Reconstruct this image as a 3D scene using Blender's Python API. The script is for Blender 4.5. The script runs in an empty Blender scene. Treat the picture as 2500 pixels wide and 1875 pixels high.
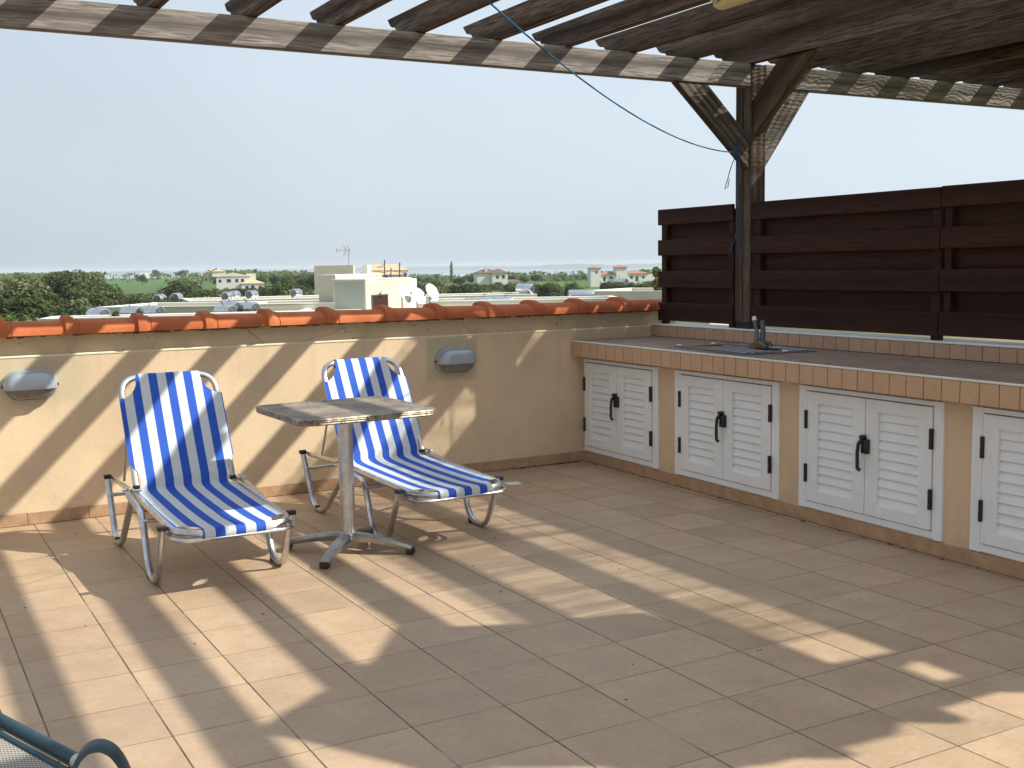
import bpy, bmesh, math, random
from mathutils import Vector, Matrix, noise
R = math.radians
PI = math.pi
rnd = random.Random(7)
C = bpy.context.scene.collection
sc = bpy.context.scene

# ------------------------------------------------------------------ camera
CAM = Vector((-0.3943, -6.7547, 1.4455))
YAW, PITCH, ROLL, FPX = 0.511221, -0.105213, -0.015783, 2770.7
fwd = Vector((math.sin(YAW)*math.cos(PITCH), math.cos(YAW)*math.cos(PITCH), math.sin(PITCH)))
rgt = Vector((math.cos(YAW), -math.sin(YAW), 0.0))
upv = rgt.cross(fwd)
r2 = rgt*math.cos(ROLL) + upv*math.sin(ROLL)
u2 = -rgt*math.sin(ROLL) + upv*math.cos(ROLL)
cam_d = bpy.data.cameras.new('camera'); cam = bpy.data.objects.new('camera', cam_d); C.objects.link(cam)
M = Matrix((r2, u2, -fwd)).transposed().to_4x4(); M.translation = CAM
cam.matrix_world = M
cam_d.sensor_width = 36.0; cam_d.lens = 36.0*FPX/2500.0
cam_d.clip_start = 0.05; cam_d.clip_end = 60000
sc.camera = cam

# ------------------------------------------------------------------ light
SUN = Vector((1.01, -0.69, 1.0)).normalized()      # towards the sun
w = bpy.data.worlds.new('World'); sc.world = w; w.use_nodes = True
nt = w.node_tree; nt.nodes.clear()
sky = nt.nodes.new('ShaderNodeTexSky'); sky.sky_type = 'NISHITA'; sky.sun_disc = False
sky.sun_elevation = math.asin(SUN.z); sky.sun_rotation = math.atan2(SUN.x, SUN.y)
sky.altitude = 60; sky.air_density = 1.0; sky.dust_density = 2.5; sky.ozone_density = 1.2
veil = nt.nodes.new('ShaderNodeMix'); veil.data_type = 'RGBA'; veil.inputs[0].default_value = 0.74
veil.inputs[7].default_value = (7.5, 8.5, 9.5, 1)                # high thin cloud over the blue
tcw = nt.nodes.new('ShaderNodeTexCoord'); dp = nt.nodes.new('ShaderNodeVectorMath'); dp.operation = 'DOT_PRODUCT'; dp.inputs[1].default_value = (0.62, 0.0, 0.78)
nt.links.new(tcw.outputs['Generated'], dp.inputs[0])
mrw = nt.nodes.new('ShaderNodeMapRange'); nt.links.new(dp.outputs['Value'], mrw.inputs[0])   # the veil is thinner low in the north
for k_, v_ in ((1, 0.05), (2, 0.75), (3, 0.87), (4, 1.12)): mrw.inputs[k_].default_value = v_
cn = nt.nodes.new('ShaderNodeTexNoise'); cn.inputs['Scale'].default_value = 2.2; cn.inputs['Detail'].default_value = 5; cn.inputs['Roughness'].default_value = 0.5
cm = nt.nodes.new('ShaderNodeMapping'); cm.inputs[3].default_value = (1, 1, 1.6); nt.links.new(tcw.outputs['Generated'], cm.inputs[0]); nt.links.new(cm.outputs[0], cn.inputs[0])
cr_ = nt.nodes.new('ShaderNodeMapRange'); nt.links.new(cn.outputs[0], cr_.inputs[0])
for k_, v_ in ((1, 0.3), (2, 0.72), (3, 0.70), (4, 0.86)): cr_.inputs[k_].default_value = v_
nt.links.new(cr_.outputs[0], veil.inputs[0])                        # faint uneven veil
vmul = nt.nodes.new('ShaderNodeVectorMath'); vmul.operation = 'SCALE'
bg = nt.nodes.new('ShaderNodeBackground'); bg.inputs[1].default_value = 0.089
wo = nt.nodes.new('ShaderNodeOutputWorld')
nt.links.new(sky.outputs[0], veil.inputs[6]); nt.links.new(veil.outputs[2], vmul.inputs[0]); nt.links.new(mrw.outputs[0], vmul.inputs['Scale']); nt.links.new(vmul.outputs[0], bg.inputs[0]); nt.links.new(bg.outputs[0], wo.inputs[0])
sd = bpy.data.lights.new('sun', 'SUN'); sd.energy = 5.0; sd.angle = R(0.53); sd.color = (1.0, 0.99, 0.89)
so = bpy.data.objects.new('sun', sd); C.objects.link(so); so.rotation_euler = SUN.to_track_quat('Z', 'Y').to_euler()
sc.view_settings.view_transform = 'Standard'; sc.view_settings.look = 'None'
sc.view_settings.exposure = 0.27; sc.view_settings.gamma = 1.0
sc.cycles.transparent_max_bounces = 24; sc.cycles.volume_bounces = 0
sc.cycles.max_bounces = 8; sc.cycles.diffuse_bounces = 3

# ------------------------------------------------------------------ materials
class N:
    def __init__(s, name, rough=0.7, metal=0.0, spec=0.3):
        s.m = bpy.data.materials.new(name); s.m.use_nodes = True
        s.t = s.m.node_tree; s.b = s.t.nodes['Principled BSDF']; s.out = s.t.nodes['Material Output']
        s.b.inputs['Roughness'].default_value = rough; s.b.inputs['Metallic'].default_value = metal
        s.b.inputs['Specular IOR Level'].default_value = spec
        s._c = None
    def n(s, typ, **kw):
        x = s.t.nodes.new(typ)
        for k, v in kw.items():
            if k.startswith('i'):
                x.inputs[int(k[1:])].default_value = v
            else: setattr(x, k, v)
        return x
    def l(s, a, b): s.t.links.new(a, b)
    def co(s, kind='Object', scale=(1,1,1), loc=(0,0,0), rot=(0,0,0)):
        tc = s.n('ShaderNodeTexCoord'); mp = s.n('ShaderNodeMapping')
        mp.inputs[1].default_value = loc; mp.inputs[2].default_value = rot; mp.inputs[3].default_value = scale
        s.l(tc.outputs[kind], mp.inputs[0]); return mp.outputs[0]
    def noise(s, vec, scale=5, detail=4, rough=0.55, dist=0.0):
        x = s.n('ShaderNodeTexNoise'); x.inputs['Scale'].default_value = scale; x.inputs['Detail'].default_value = detail
        x.inputs['Roughness'].default_value = rough; x.inputs['Distortion'].default_value = dist
        s.l(vec, x.inputs['Vector']); return x.outputs[0]
    def ramp(s, fac, stops):
        x = s.n('ShaderNodeValToRGB'); e = x.color_ramp.elements
        while len(e) < len(stops): e.new(0.5)
        for k, (p, c) in enumerate(stops):
            e[k].position = p; e[k].color = (c, c, c, 1) if not hasattr(c, '__len__') else (*c, 1)
        s.l(fac, x.inputs[0]); return x.outputs[0]
    def mix(s, fac, a, b, mode='MIX'):
        x = s.n('ShaderNodeMix'); x.data_type = 'RGBA'; x.blend_type = mode; x.clamp_result = False
        for k, v in ((0, fac), (6, a), (7, b)):
            if hasattr(v, 'is_output') or hasattr(v, 'links'): s.l(v, x.inputs[k])
            elif k == 0: x.inputs[0].default_value = v
            else: x.inputs[k].default_value = (*v, 1) if len(v) == 3 else v
        return x.outputs[2]
    def math(s, op, a, b=0.0, c=0.0):
        x = s.n('ShaderNodeMath', operation=op)
        for k, v in enumerate((a, b, c)):
            if hasattr(v, 'links'): s.l(v, x.inputs[k])
            else: x.inputs[k].default_value = v
        return x.outputs[0]
    def sep(s, vec):
        x = s.n('ShaderNodeSeparateXYZ'); s.l(vec, x.inputs[0]); return x.outputs
    def base(s, col):
        if hasattr(col, 'links'): s.l(col, s.b.inputs['Base Color'])
        else: s.b.inputs['Base Color'].default_value = (*col, 1)
        return s
    def bump(s, h, strength=0.3, dist=0.01):
        x = s.n('ShaderNodeBump'); x.inputs['Strength'].default_value = strength; x.inputs['Distance'].default_value = dist
        s.l(h, x.inputs['Height']); s.l(x.outputs[0], s.b.inputs['Normal']); return s

def simple(name, col, rough=0.6, metal=0.0, spec=0.3, var=0.12, scale=6, bump=0.0, bscale=40):
    m = N(name, rough, metal, spec)
    v = m.co()
    f = m.noise(v, scale, 5)
    dk = tuple(c*(1-var) for c in col); lt = tuple(min(1, c*(1+var)) for c in col)
    m.base(m.ramp(f, [(0.3, dk), (0.7, lt)]))
    if bump: m.bump(m.noise(v, bscale, 4), bump, 0.004)
    return m.m

M_ = {}
# plaster of the terrace walls with stains
def plaster(name, col, stains=True):
    m = N(name, 0.9, 0, 0.15); v = m.co()
    f = m.noise(v, 1.6, 6, 0.6); g = m.noise(v, 14, 5, 0.6)
    a = m.ramp(f, [(0.3, tuple(c*0.84 for c in col)), (0.55, col), (0.8, tuple(min(1, c*1.05) for c in col))])
    a = m.mix(m.ramp(g, [(0.35, 0.0), (0.75, 0.12)]), a, tuple(c*0.72 for c in col))
    # dirt runs below the ledge
    vs = m.co(scale=(9, 9, 0.8)); st = m.noise(vs, 1.6, 4, 0.6)
    z = m.sep(m.co())[2]
    top = m.n('ShaderNodeMapRange'); m.l(z, top.inputs[0]); top.inputs[1].default_value = 0.35; top.inputs[2].default_value = 0.97
    amt = m.math('MULTIPLY', m.ramp(st, [(0.5, 0.0), (0.8, 0.35)]), top.outputs[0])
    if stains: a = m.mix(amt, a, (0.40, 0.33, 0.22))
    lowz = m.n('ShaderNodeMapRange'); m.l(z, lowz.inputs[0]); lowz.inputs[1].default_value = 0.30; lowz.inputs[2].default_value = 0.06
    a = m.mix(m.math('MULTIPLY', lowz.outputs[0], m.ramp(m.noise(v, 7, 6, 0.65), [(0.42, 0.0), (0.75, 0.40)])), a, (0.38, 0.29, 0.19))
    fk = m.noise(v, 4.5, 7, 0.7); a = m.mix(m.ramp(fk, [(0.62, 0.0), (0.80, 0.30)]), a, tuple(c*0.6 for c in col))
    m.base(a); m.bump(m.noise(v, 60, 5, 0.6), 0.35, 0.004)
    return m
PL = (0.80, 0.60, 0.395)
pm = plaster('cream_plaster', PL)
# greenish repainted patches behind the two wall lamps
xyz = pm.sep(pm.co())
def patch(m, cx, cz, hw, hh, soft=0.05):
    nz = m.noise(m.co(), 9, 3)
    dx = m.math('SUBTRACT', m.math('ABSOLUTE', m.math('SUBTRACT', xyz[0], cx)), hw)
    dz = m.math('SUBTRACT', m.math('ABSOLUTE', m.math('SUBTRACT', xyz[2], cz)), hh)
    d = m.math('ADD', m.math('MAXIMUM', dx, dz), m.math('MULTIPLY', m.math('SUBTRACT', nz, 0.5), soft*1.6))
    mr = m.n('ShaderNodeMapRange'); m.l(d, mr.inputs[0]); mr.inputs[1].default_value = soft*0.5; mr.inputs[2].default_value = -soft*0.5
    return mr.outputs[0]
cur = pm.b.inputs['Base Color'].links[0].from_socket
p1 = patch(pm, 0.40, 0.83, 0.26, 0.15, 0.12); p2 = patch(pm, 3.03, 0.815, 0.19, 0.15, 0.03)
pm.base(pm.mix(pm.math('MULTIPLY', pm.math('MAXIMUM', p1, p2), 0.55), cur, (0.48, 0.43, 0.30)))
M_['plaster'] = pm.m
# weathered upper band
m = N('weathered_band', 0.95, 0, 0.1); v = m.co()
f = m.noise(v, 2.2, 6, 0.65)
a = m.ramp(f, [(0.3, (0.56, 0.45, 0.30)), (0.5, (0.72, 0.57, 0.375)), (0.75, (0.80, 0.63, 0.42))])
cr = m.n('ShaderNodeTexVoronoi', feature='DISTANCE_TO_EDGE'); cr.inputs['Scale'].default_value = 1.6
m.l(m.mix(0.25, m.co(scale=(1, 1, 2.0)), m.noise(v, 8, 3)), cr.inputs['Vector'])
a = m.mix(m.ramp(cr.outputs[0], [(0.0, 0.6), (0.006, 0.0)]), a, (0.16, 0.12, 0.08))
sp = m.noise(m.co(scale=(1, 1, 2.5)), 16, 5, 0.7)
a = m.mix(m.ramp(sp, [(0.66, 0.0), (0.70, 0.75)]), a, (0.16, 0.11, 0.07))
m.base(a); m.bump(m.noise(v, 35, 6, 0.65), 0.5, 0.006); M_['band'] = m.m
M_['kplaster'] = plaster('counter_plaster', (0.78, 0.555, 0.355), False).m
M_['ledge'] = simple('ledge_render', (0.86, 0.76, 0.56), 0.9, var=0.08, bump=0.3)
M_['mortar'] = simple('mortar_dirt', (0.20, 0.10, 0.055), 0.95, var=0.5, scale=50, bump=0.6)

# floor tiles
TX, TY = 0.3333, 0.32634
m = N('terrace_tiles', 0.55, 0, 0.35)
tc = m.co(); X, Y, Z = m.sep(tc)
gx = m.math('DIVIDE', X, TX); gy = m.math('DIVIDE', Y, TY)
fx = m.math('FRACT', gx); fy = m.math('FRACT', gy)
ex = m.math('MINIMUM', fx, m.math('SUBTRACT', 1.0, fx)); ey = m.math('MINIMUM', fy, m.math('SUBTRACT', 1.0, fy))
wob = m.math('MULTIPLY', m.math('SUBTRACT', m.noise(m.co(), 30, 3), 0.5), 0.004)
dx_ = m.math('SUBTRACT', m.math('ADD', ex, wob), 0.0085); dy_ = m.math('SUBTRACT', m.math('ADD', ey, wob), 0.0052)
e = m.math('MINIMUM', dx_, dy_)
grout = m.n('ShaderNodeMapRange'); m.l(e, grout.inputs[0]); grout.inputs[1].default_value = 0.0025; grout.inputs[2].default_value = -0.0015
cell = m.n('ShaderNodeCombineXYZ'); m.l(m.math('FLOOR', gx), cell.inputs[0]); m.l(m.math('FLOOR', gy), cell.inputs[1])
wn = m.n('ShaderNodeTexWhiteNoise', noise_dimensions='3D'); m.l(cell.outputs[0], wn.inputs[0])
# shift the pattern per tile so that tiles differ
sh = m.n('ShaderNodeVectorMath', operation='MULTIPLY_ADD'); m.l(wn.outputs[1], sh.inputs[0]); sh.inputs[1].default_value = (7, 7, 7); m.l(tc, sh.inputs[2])
st = m.n('ShaderNodeMapping'); st.inputs[3].default_value = (0.85, 1.35, 1); m.l(sh.outputs[0], st.inputs[0])
f1 = m.noise(sh.outputs[0], 5, 6, 0.6); f2 = m.noise(st.outputs[0], 42, 6, 0.75)
a = m.ramp(f1, [(0.32, (0.425, 0.285, 0.178)), (0.5, (0.485, 0.33, 0.208)), (0.7, (0.54, 0.38, 0.25))])
a = m.mix(m.ramp(f2, [(0.52, 0.0), (0.70, 0.60)]), a, (0.33, 0.215, 0.14))
a = m.mix(m.ramp(f2, [(0.28, 0.55), (0.42, 0.0)]), a, (0.70, 0.53, 0.37))
tint = m.n('ShaderNodeHueSaturation'); m.l(a, tint.inputs['Color'])
m.l(m.math('ADD', 0.89, m.math('MULTIPLY', wn.outputs[0], 0.20)), tint.inputs['Value'])
grime = m.ramp(m.noise(m.co(), 1.3, 7, 0.7), [(0.35, 0.0), (0.7, 0.34)])
a = m.mix(grime, tint.outputs[0], (0.38, 0.29, 0.21))
gcol = m.ramp(m.noise(m.co(scale=(1, 1, 1)), 2.6, 5, 0.75), [(0.40, (0.085, 0.052, 0.034)), (0.54, (0.16, 0.105, 0.066)), (0.68, (0.44, 0.33, 0.22))])
m.base(m.mix(grout.outputs[0], a, gcol))
m.l(m.ramp(f1, [(0.3, 0.42), (0.7, 0.62)]), m.b.inputs['Roughness'])
hh = m.math('ADD', m.math('MULTIPLY', grout.outputs[0], -1.0), m.math('MULTIPLY', f2, 0.45)); m.bump(hh, 0.35, 0.0025)
M_['floor'] = m.m

m = N('skirting_tile', 0.6, 0, 0.3); v = m.co()
f = m.noise(v, 14, 6, 0.65)
a = m.ramp(f, [(0.3, (0.36, 0.21, 0.12)), (0.55, (0.47, 0.29, 0.17)), (0.8, (0.56, 0.37, 0.23))])
m.base(a); m.bump(f, 0.3, 0.003); M_['skirt'] = m.m

def island(name, cols, rough=0.45, spec=0.4, nscale=18, bump=0.15):
    """per-piece colour variation (each loose tile differs) plus fine mottling"""
    m = N(name, rough, 0, spec); v = m.co()
    g = m.n('ShaderNodeNewGeometry')
    a = m.ramp(g.outputs['Random Per Island'], [(0.0, cols[0]), (1.0, cols[1])])
    f = m.noise(v, nscale, 5)
    a = m.mix(m.ramp(f, [(0.4, 0.0), (0.75, 0.30)]), a, tuple(c*0.72 for c in cols[0]))
    m.base(a); m.bump(f, bump, 0.002); return m.m
M_['peach'] = island('peach_edge_tile', ((0.58, 0.36, 0.215), (0.62, 0.385, 0.235)))
M_['splash'] = island('splashback_tile', ((0.50, 0.315, 0.20), (0.54, 0.345, 0.22)))
M_['worktile'] = island('worktop_tile', ((0.27, 0.185, 0.145), (0.34, 0.235, 0.185)), 0.6, 0.2)
M_['grout'] = simple('dark_grout', (0.15, 0.09, 0.06), 0.9, var=0.4, scale=30)
M_['trim'] = simple('white_edge_trim', (0.78, 0.76, 0.70), 0.4, var=0.06)
M_['pvc'] = simple('white_pvc', (0.90, 0.90, 0.89), 0.35, spec=0.5, var=0.05, scale=4)
m = N('white_pvc', 0.38, 0, 0.5); v = m.co(); f = m.noise(v, 5, 6, 0.65); g = m.noise(m.co(scale=(1, 1, 0.25)), 26, 5, 0.7)
a = m.ramp(f, [(0.3, (0.84, 0.835, 0.81)), (0.7, (0.91, 0.91, 0.90))]); a = m.mix(m.ramp(g, [(0.58, 0.0), (0.78, 0.35)]), a, (0.50, 0.46, 0.38)); m.base(a); M_['pvc'] = m.m
M_['black'] = simple('black_plastic', (0.012, 0.012, 0.013), 0.4, spec=0.5)
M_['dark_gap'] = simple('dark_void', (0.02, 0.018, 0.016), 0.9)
M_['steel'] = simple('brushed_steel', (0.35, 0.37, 0.40), 0.28, 1.0, var=0.15, scale=12)
M_['membrane'] = simple('white_roof_paint', (0.80, 0.79, 0.74), 0.8, var=0.1, scale=3, bump=0.2)

def wood(name, dark, mid, light, axis='X', rough=0.8, grain=1.0, knots=True, pre=None):
    m = N(name, rough, 0, 0.2)
    oi = m.n('ShaderNodeObjectInfo')
    tc = m.n('ShaderNodeTexCoord')
    sh = m.n('ShaderNodeVectorMath', operation='MULTIPLY_ADD'); m.l(oi.outputs['Location'], sh.inputs[0]); sh.inputs[1].default_value = (3.7, 5.3, 9.1)
    if pre:
        pr = m.n('ShaderNodeMapping'); pr.inputs[2].default_value = pre; m.l(tc.outputs['Object'], pr.inputs[0]); m.l(pr.outputs[0], sh.inputs[2])
    else: m.l(tc.outputs['Object'], sh.inputs[2])
    sc_ = {'X': (0.9, 15, 15), 'Y': (15, 0.9, 15), 'Z': (15, 15, 0.9)}[axis]
    mp = m.n('ShaderNodeMapping'); mp.inputs[3].default_value = sc_; m.l(sh.outputs[0], mp.inputs[0])
    mpk = m.n('ShaderNodeMapping'); mpk.inputs[3].default_value = tuple(1.2 if q < 2 else 3.0 for q in sc_); m.l(sh.outputs[0], mpk.inputs[0])
    big = m.noise(mpk.outputs[0], 1.5, 3, 0.5)
    wv = m.n('ShaderNodeTexWave', wave_type='RINGS', rings_direction=axis, wave_profile='SAW')
    wv.inputs['Scale'].default_value = 0.42*grain; wv.inputs['Distortion'].default_value = 5.0; wv.inputs['Detail'].default_value = 3; wv.inputs['Detail Scale'].default_value = 0.7
    m.l(mp.outputs[0], wv.inputs[0])
    fine = m.noise(mp.outputs[0], 6, 6, 0.7)
    a = m.ramp(wv.outputs['Fac'], [(0.0, dark), (0.18, mid), (0.55, light), (0.80, mid), (1.0, dark)])
    a = m.mix(m.ramp(fine, [(0.42, 0.0), (0.60, 0.85)]), a, dark)
    a = m.mix(m.ramp(big, [(0.35, 0.0), (0.7, 0.45)]), a, mid)
    h = m.math('ADD', m.math('MULTIPLY', wv.outputs['Fac'], -0.25), m.math('MULTIPLY', fine, -0.6))
    if knots:
        vo = m.n('ShaderNodeTexVoronoi'); vo.inputs['Scale'].default_value = 1.9
        mk = m.n('ShaderNodeMapping'); mk.inputs[3].default_value = tuple(1.0 if q < 2 else 2.4 for q in sc_); m.l(sh.outputs[0], mk.inputs[0])
        m.l(mk.outputs[0], vo.inputs['Vector'])
        k = m.ramp(vo.outputs[0], [(0.05, 1.0), (0.11, 0.0)])
        a = m.mix(m.math('MULTIPLY', k, 0.8), a, tuple(c*0.45 for c in dark))
    m.base(a); m.bump(h, 0.4, 0.003)
    return m.m
GD, GM, GL = (0.095, 0.080, 0.070), (0.26, 0.222, 0.198), (0.42, 0.370, 0.330)
M_['beam'] = wood('weathered_beam_wood', GD, GM, GL, 'X')
M_['rafter'] = wood('rafter_wood', (0.020, 0.012, 0.009), (0.115, 0.078, 0.058), (0.235, 0.175, 0.14), 'Y')
M_['postw'] = wood('post_wood', (0.040, 0.025, 0.018), (0.105, 0.068, 0.048), (0.19, 0.142, 0.108), 'Z')
PW = ((0.040, 0.025, 0.018), (0.105, 0.068, 0.048), (0.19, 0.142, 0.108))
M_['brace_l'] = wood('left_brace_wood', (0.035, 0.024, 0.018), (0.12, 0.092, 0.072), (0.22, 0.18, 0.145), 'Z', pre=(0, R(48), 0))
M_['brace_r'] = wood('right_brace_wood', (0.07, 0.055, 0.045), (0.22, 0.185, 0.155), (0.36, 0.31, 0.265), 'Z', pre=(0, R(-35), 0))
M_['brace_f'] = wood('front_brace_wood', *PW, 'Z', pre=(R(-50), 0, 0))
M_['fence'] = wood('dark_stained_fence', (0.022, 0.0075, 0.0050), (0.046, 0.0160, 0.0100), (0.066, 0.0240, 0.0155), 'Y', 0.7, 0.6, False)

# terracotta ridge tiles
m = N('terracotta', 0.8, 0, 0.12); v = m.co(); f = m.noise(v, 5, 5); g = m.noise(v, 40, 5, 0.7)
a = m.ramp(f, [(0.3, (0.40, 0.105, 0.042)), (0.55, (0.50, 0.145, 0.056)), (0.8, (0.58, 0.195, 0.08))])
a = m.mix(m.ramp(g, [(0.55, 0.0), (0.72, 0.5)]), a, (0.26, 0.085, 0.045)); li = m.noise(v, 13, 6, 0.75); a = m.mix(m.ramp(li, [(0.62, 0.0), (0.70, 0.35)]), a, (0.42, 0.30, 0.20))
m.base(a); m.bump(g, 0.2, 0.002); M_['terra'] = m.m

# striped deck-chair fabric (stripes follow the object's x)
m = N('striped_fabric', 0.75, 0, 0.2); X, Y, Z = m.sep(m.co())
ph = m.math('FRACT', m.math('ADD', m.math('DIVIDE', X, 0.0915), 0.64))
wv = m.n('ShaderNodeTexNoise'); 
s = m.ramp(ph, [(0.0, 0.0), (0.495, 0.0), (0.52, 1.0), (0.985, 1.0), (1.0, 0.0)])
weave = m.noise(m.co(scale=(1, 1, 1)), 420, 2)
fade = m.noise(m.co(), 4, 4)
blue = m.ramp(fade, [(0.3, (0.018, 0.085, 0.50)), (0.7, (0.026, 0.12, 0.60))])
whit = m.ramp(fade, [(0.3, (0.66, 0.685, 0.69)), (0.7, (0.76, 0.78, 0.78))])
a = m.mix(s, whit, blue); a = m.mix(m.math('MULTIPLY', weave, 0.25), a, (0.1, 0.1, 0.14)); m.base(a)
wr = m.noise(m.co(scale=(1, 2.2, 1.2)), 7, 4, 0.6); m.bump(m.math('ADD', m.math('MULTIPLY', weave, 0.1), wr), 0.35, 0.012)
tr = m.n('ShaderNodeBsdfTranslucent'); m.l(a, tr.inputs[0]); ms = m.n('ShaderNodeMixShader'); ms.inputs[0].default_value = 0.10
m.l(m.b.outputs[0], ms.inputs[1]); m.l(tr.outputs[0], ms.inputs[2]); m.l(ms.outputs[0], m.out.inputs[0])
M_['fabric'] = m.m
m = N('aluminium_tube', 0.32, 1.0); v = m.co(); f = m.noise(v, 18, 5)
m.base(m.ramp(f, [(0.3, (0.52, 0.52, 0.53)), (0.7, (0.72, 0.72, 0.72))])); m.l(m.ramp(f, [(0.3, 0.42), (0.7, 0.24)]), m.b.inputs['Roughness']); M_['alu'] = m.m
M_['alu_dull'] = simple('cast_aluminium', (0.42, 0.41, 0.40), 0.42, 1.0, var=0.2, scale=14, bump=0.1)
# table top: worn brown laminate
m = N('worn_table_top', 0.6, 0, 0.3); v = m.co(); f = m.noise(v, 6, 7, 0.65, 0.8); g = m.noise(v, 22, 5, 0.7)
a = m.ramp(f, [(0.32, (0.13, 0.10, 0.080)), (0.5, (0.24, 0.19, 0.15)), (0.68, (0.36, 0.295, 0.23))])
a = m.mix(m.ramp(g, [(0.6, 0.0), (0.66, 0.8)]), a, (0.09, 0.065, 0.05)); m.base(a); m.bump(g, 0.4, 0.002); M_['tabletop'] = m.m
m = N('worn_table_edge', 0.45, 0.6, 0.4); v = m.co(); f = m.noise(v, 40, 6, 0.7)
m.base(m.ramp(f, [(0.36, (0.10, 0.075, 0.055)), (0.5, (0.30, 0.245, 0.18)), (0.70, (0.50, 0.44, 0.36))])); m.bump(f, 0.5, 0.003); M_['tableedge'] = m.m
M_['lamp_grey'] = simple('grey_lamp_metal', (0.42, 0.46, 0.50), 0.35, 0.3, 0.5, var=0.08)
M_['lamp_glass'] = simple('dusty_lamp_glass', (0.23, 0.20, 0.16), 0.25, 0, 0.6, var=0.3, scale=30, bump=0.4)
M_['strip'] = simple('yellowed_diffuser', (0.72, 0.60, 0.33), 0.4, var=0.1)
M_['rope'] = simple('blue_rope', (0.015, 0.10, 0.20), 0.7, var=0.3, scale=200)
M_['rust'] = simple('rusty_cloth', (0.20, 0.11, 0.04), 0.95, var=0.5, scale=60, bump=0.8)
M_['pipe'] = simple('grey_tap_pipe', (0.13, 0.14, 0.15), 0.5, 0.5, var=0.25, scale=40)
M_['chair_frame'] = simple('blue_green_frame', (0.028, 0.062, 0.082), 0.45, 0.2, 0.4, var=0.15, scale=10, bump=0.1)
M_['chair_cap'] = simple('chair_end_cap', (0.55, 0.55, 0.50), 0.5)
# perforated sling mesh
m = N('sling_mesh', 0.8, 0, 0.2); X, Y, Z = m.sep(m.co())
a1 = m.math('SINE', m.math('MULTIPLY', X, 2*PI/0.011)); b1 = m.math('SINE', m.math('MULTIPLY', Y, 2*PI/0.009))
h = m.math('MULTIPLY', a1, b1); hole = m.ramp(h, [(0.25, 0.0), (0.45, 1.0)])
m.base(m.mix(hole, (0.42, 0.38, 0.33), (0.02, 0.02, 0.02))); m.bump(h, 0.3, 0.001); M_['sling'] = m.m

# old opaque corrugated sheet, and a clear one whose opacity bands imitate refracted light
M_['sheet'] = simple('old_brown_sheet', (0.07, 0.040, 0.030), 0.8, var=0.35, scale=3, bump=0.2)
m = N('clear_corrugated_sheet', 0.3, 0, 0.5); v = m.co()
Xs, Ys, Zs = m.sep(v)
wob = m.math('MULTIPLY', m.math('SUBTRACT', m.noise(m.co(scale=(1.6, 1.0, 1)), 2.4, 3, 0.55), 0.5), 0.10)
wob2 = m.math('MULTIPLY', m.math('SUBTRACT', m.noise(m.co(scale=(1.5, 5.0, 1)), 7, 3, 0.6), 0.5), 0.016)
yy = m.math('ADD', m.math('ADD', Ys, wob), wob2)
q1 = m.math('SINE', m.math('MULTIPLY', yy, 2*PI/0.0165)); q2 = m.math('MULTIPLY', m.math('SUBTRACT', m.noise(m.co(scale=(0.7, 9.0, 1)), 1.5, 3, 0.6, 0.6), 0.5), 7.0)
q = m.math('ADD', m.math('MULTIPLY', q1, 0.75), m.math('MULTIPLY', q2, 0.55))
band = m.ramp(q, [(0.0, 0.22), (0.45, 0.97)])
tb = m.n('ShaderNodeBsdfTransparent'); m.l(band, tb.inputs[0])
df = m.n('ShaderNodeBsdfDiffuse'); df.inputs[0].default_value = (0.11, 0.08, 0.06, 1)
ms = m.n('ShaderNodeMixShader'); m.l(m.ramp(q, [(0.0, 0.70), (0.45, 0.97)]), ms.inputs[0]); m.l(df.outputs[0], ms.inputs[1]); m.l(tb.outputs[0], ms.inputs[2]); m.l(ms.outputs[0], m.out.inputs[0])
M_['clear'] = m.m

# background
def foliage(name, dark, light, trans=0.2):
    m = N(name, 0.8, 0, 0.15); oi = m.n('ShaderNodeObjectInfo'); g = m.n('ShaderNodeNewGeometry')
    f = m.noise(m.co('Object'), 0.55, 4, 0.6)
    t = m.math('ADD', m.math('MULTIPLY', oi.outputs['Random'], 0.70), m.math('ADD', m.math('MULTIPLY', f, 0.5), m.math('MULTIPLY', g.outputs['Random Per Island'], 0.35)))
    a = m.ramp(t, [(0.25, dark), (0.95, light)]); m.base(a)
    tr = m.n('ShaderNodeBsdfTranslucent'); m.l(a, tr.inputs[0]); ms = m.n('ShaderNodeMixShader'); ms.inputs[0].default_value = trans
    m.l(m.b.outputs[0], ms.inputs[1]); m.l(tr.outputs[0], ms.inputs[2]); m.l(ms.outputs[0], m.out.inputs[0]); return m.m
M_['leaf'] = foliage('pine_green', (0.014, 0.027, 0.008), (0.105, 0.135, 0.038))
M_['olive'] = foliage('olive_green', (0.032, 0.046, 0.018), (0.155, 0.170, 0.070))
M_['cypress'] = foliage('cypress_green', (0.04, 0.05, 0.012), (0.12, 0.12, 0.03))
M_['bark'] = simple('bark', (0.10, 0.07, 0.05), 0.9, var=0.3)
m = N('dry_ground', 0.95, 0, 0.1); v = m.co(); f = m.noise(v, 0.02, 7, 0.6); f3 = m.noise(v, 0.6, 5, 0.7)
a = m.ramp(f, [(0.4, (0.075, 0.095, 0.035)), (0.55, (0.13, 0.13, 0.06)), (0.66, (0.28, 0.23, 0.14))]); a = m.mix(m.math('MULTIPLY', f3, 0.5), a, (0.06, 0.07, 0.03)); m.base(a); M_['ground'] = m.m
m = N('green_crop', 0.95, 0, 0.1); v = m.co(scale=(1, 1, 1)); f = m.noise(m.co(scale=(0.02, 0.2, 1)), 1.2, 5, 0.6)
m.base(m.ramp(f, [(0.3, (0.060, 0.115, 0.026)), (0.7, (0.10, 0.175, 0.042))])); M_['crop'] = m.m
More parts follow.
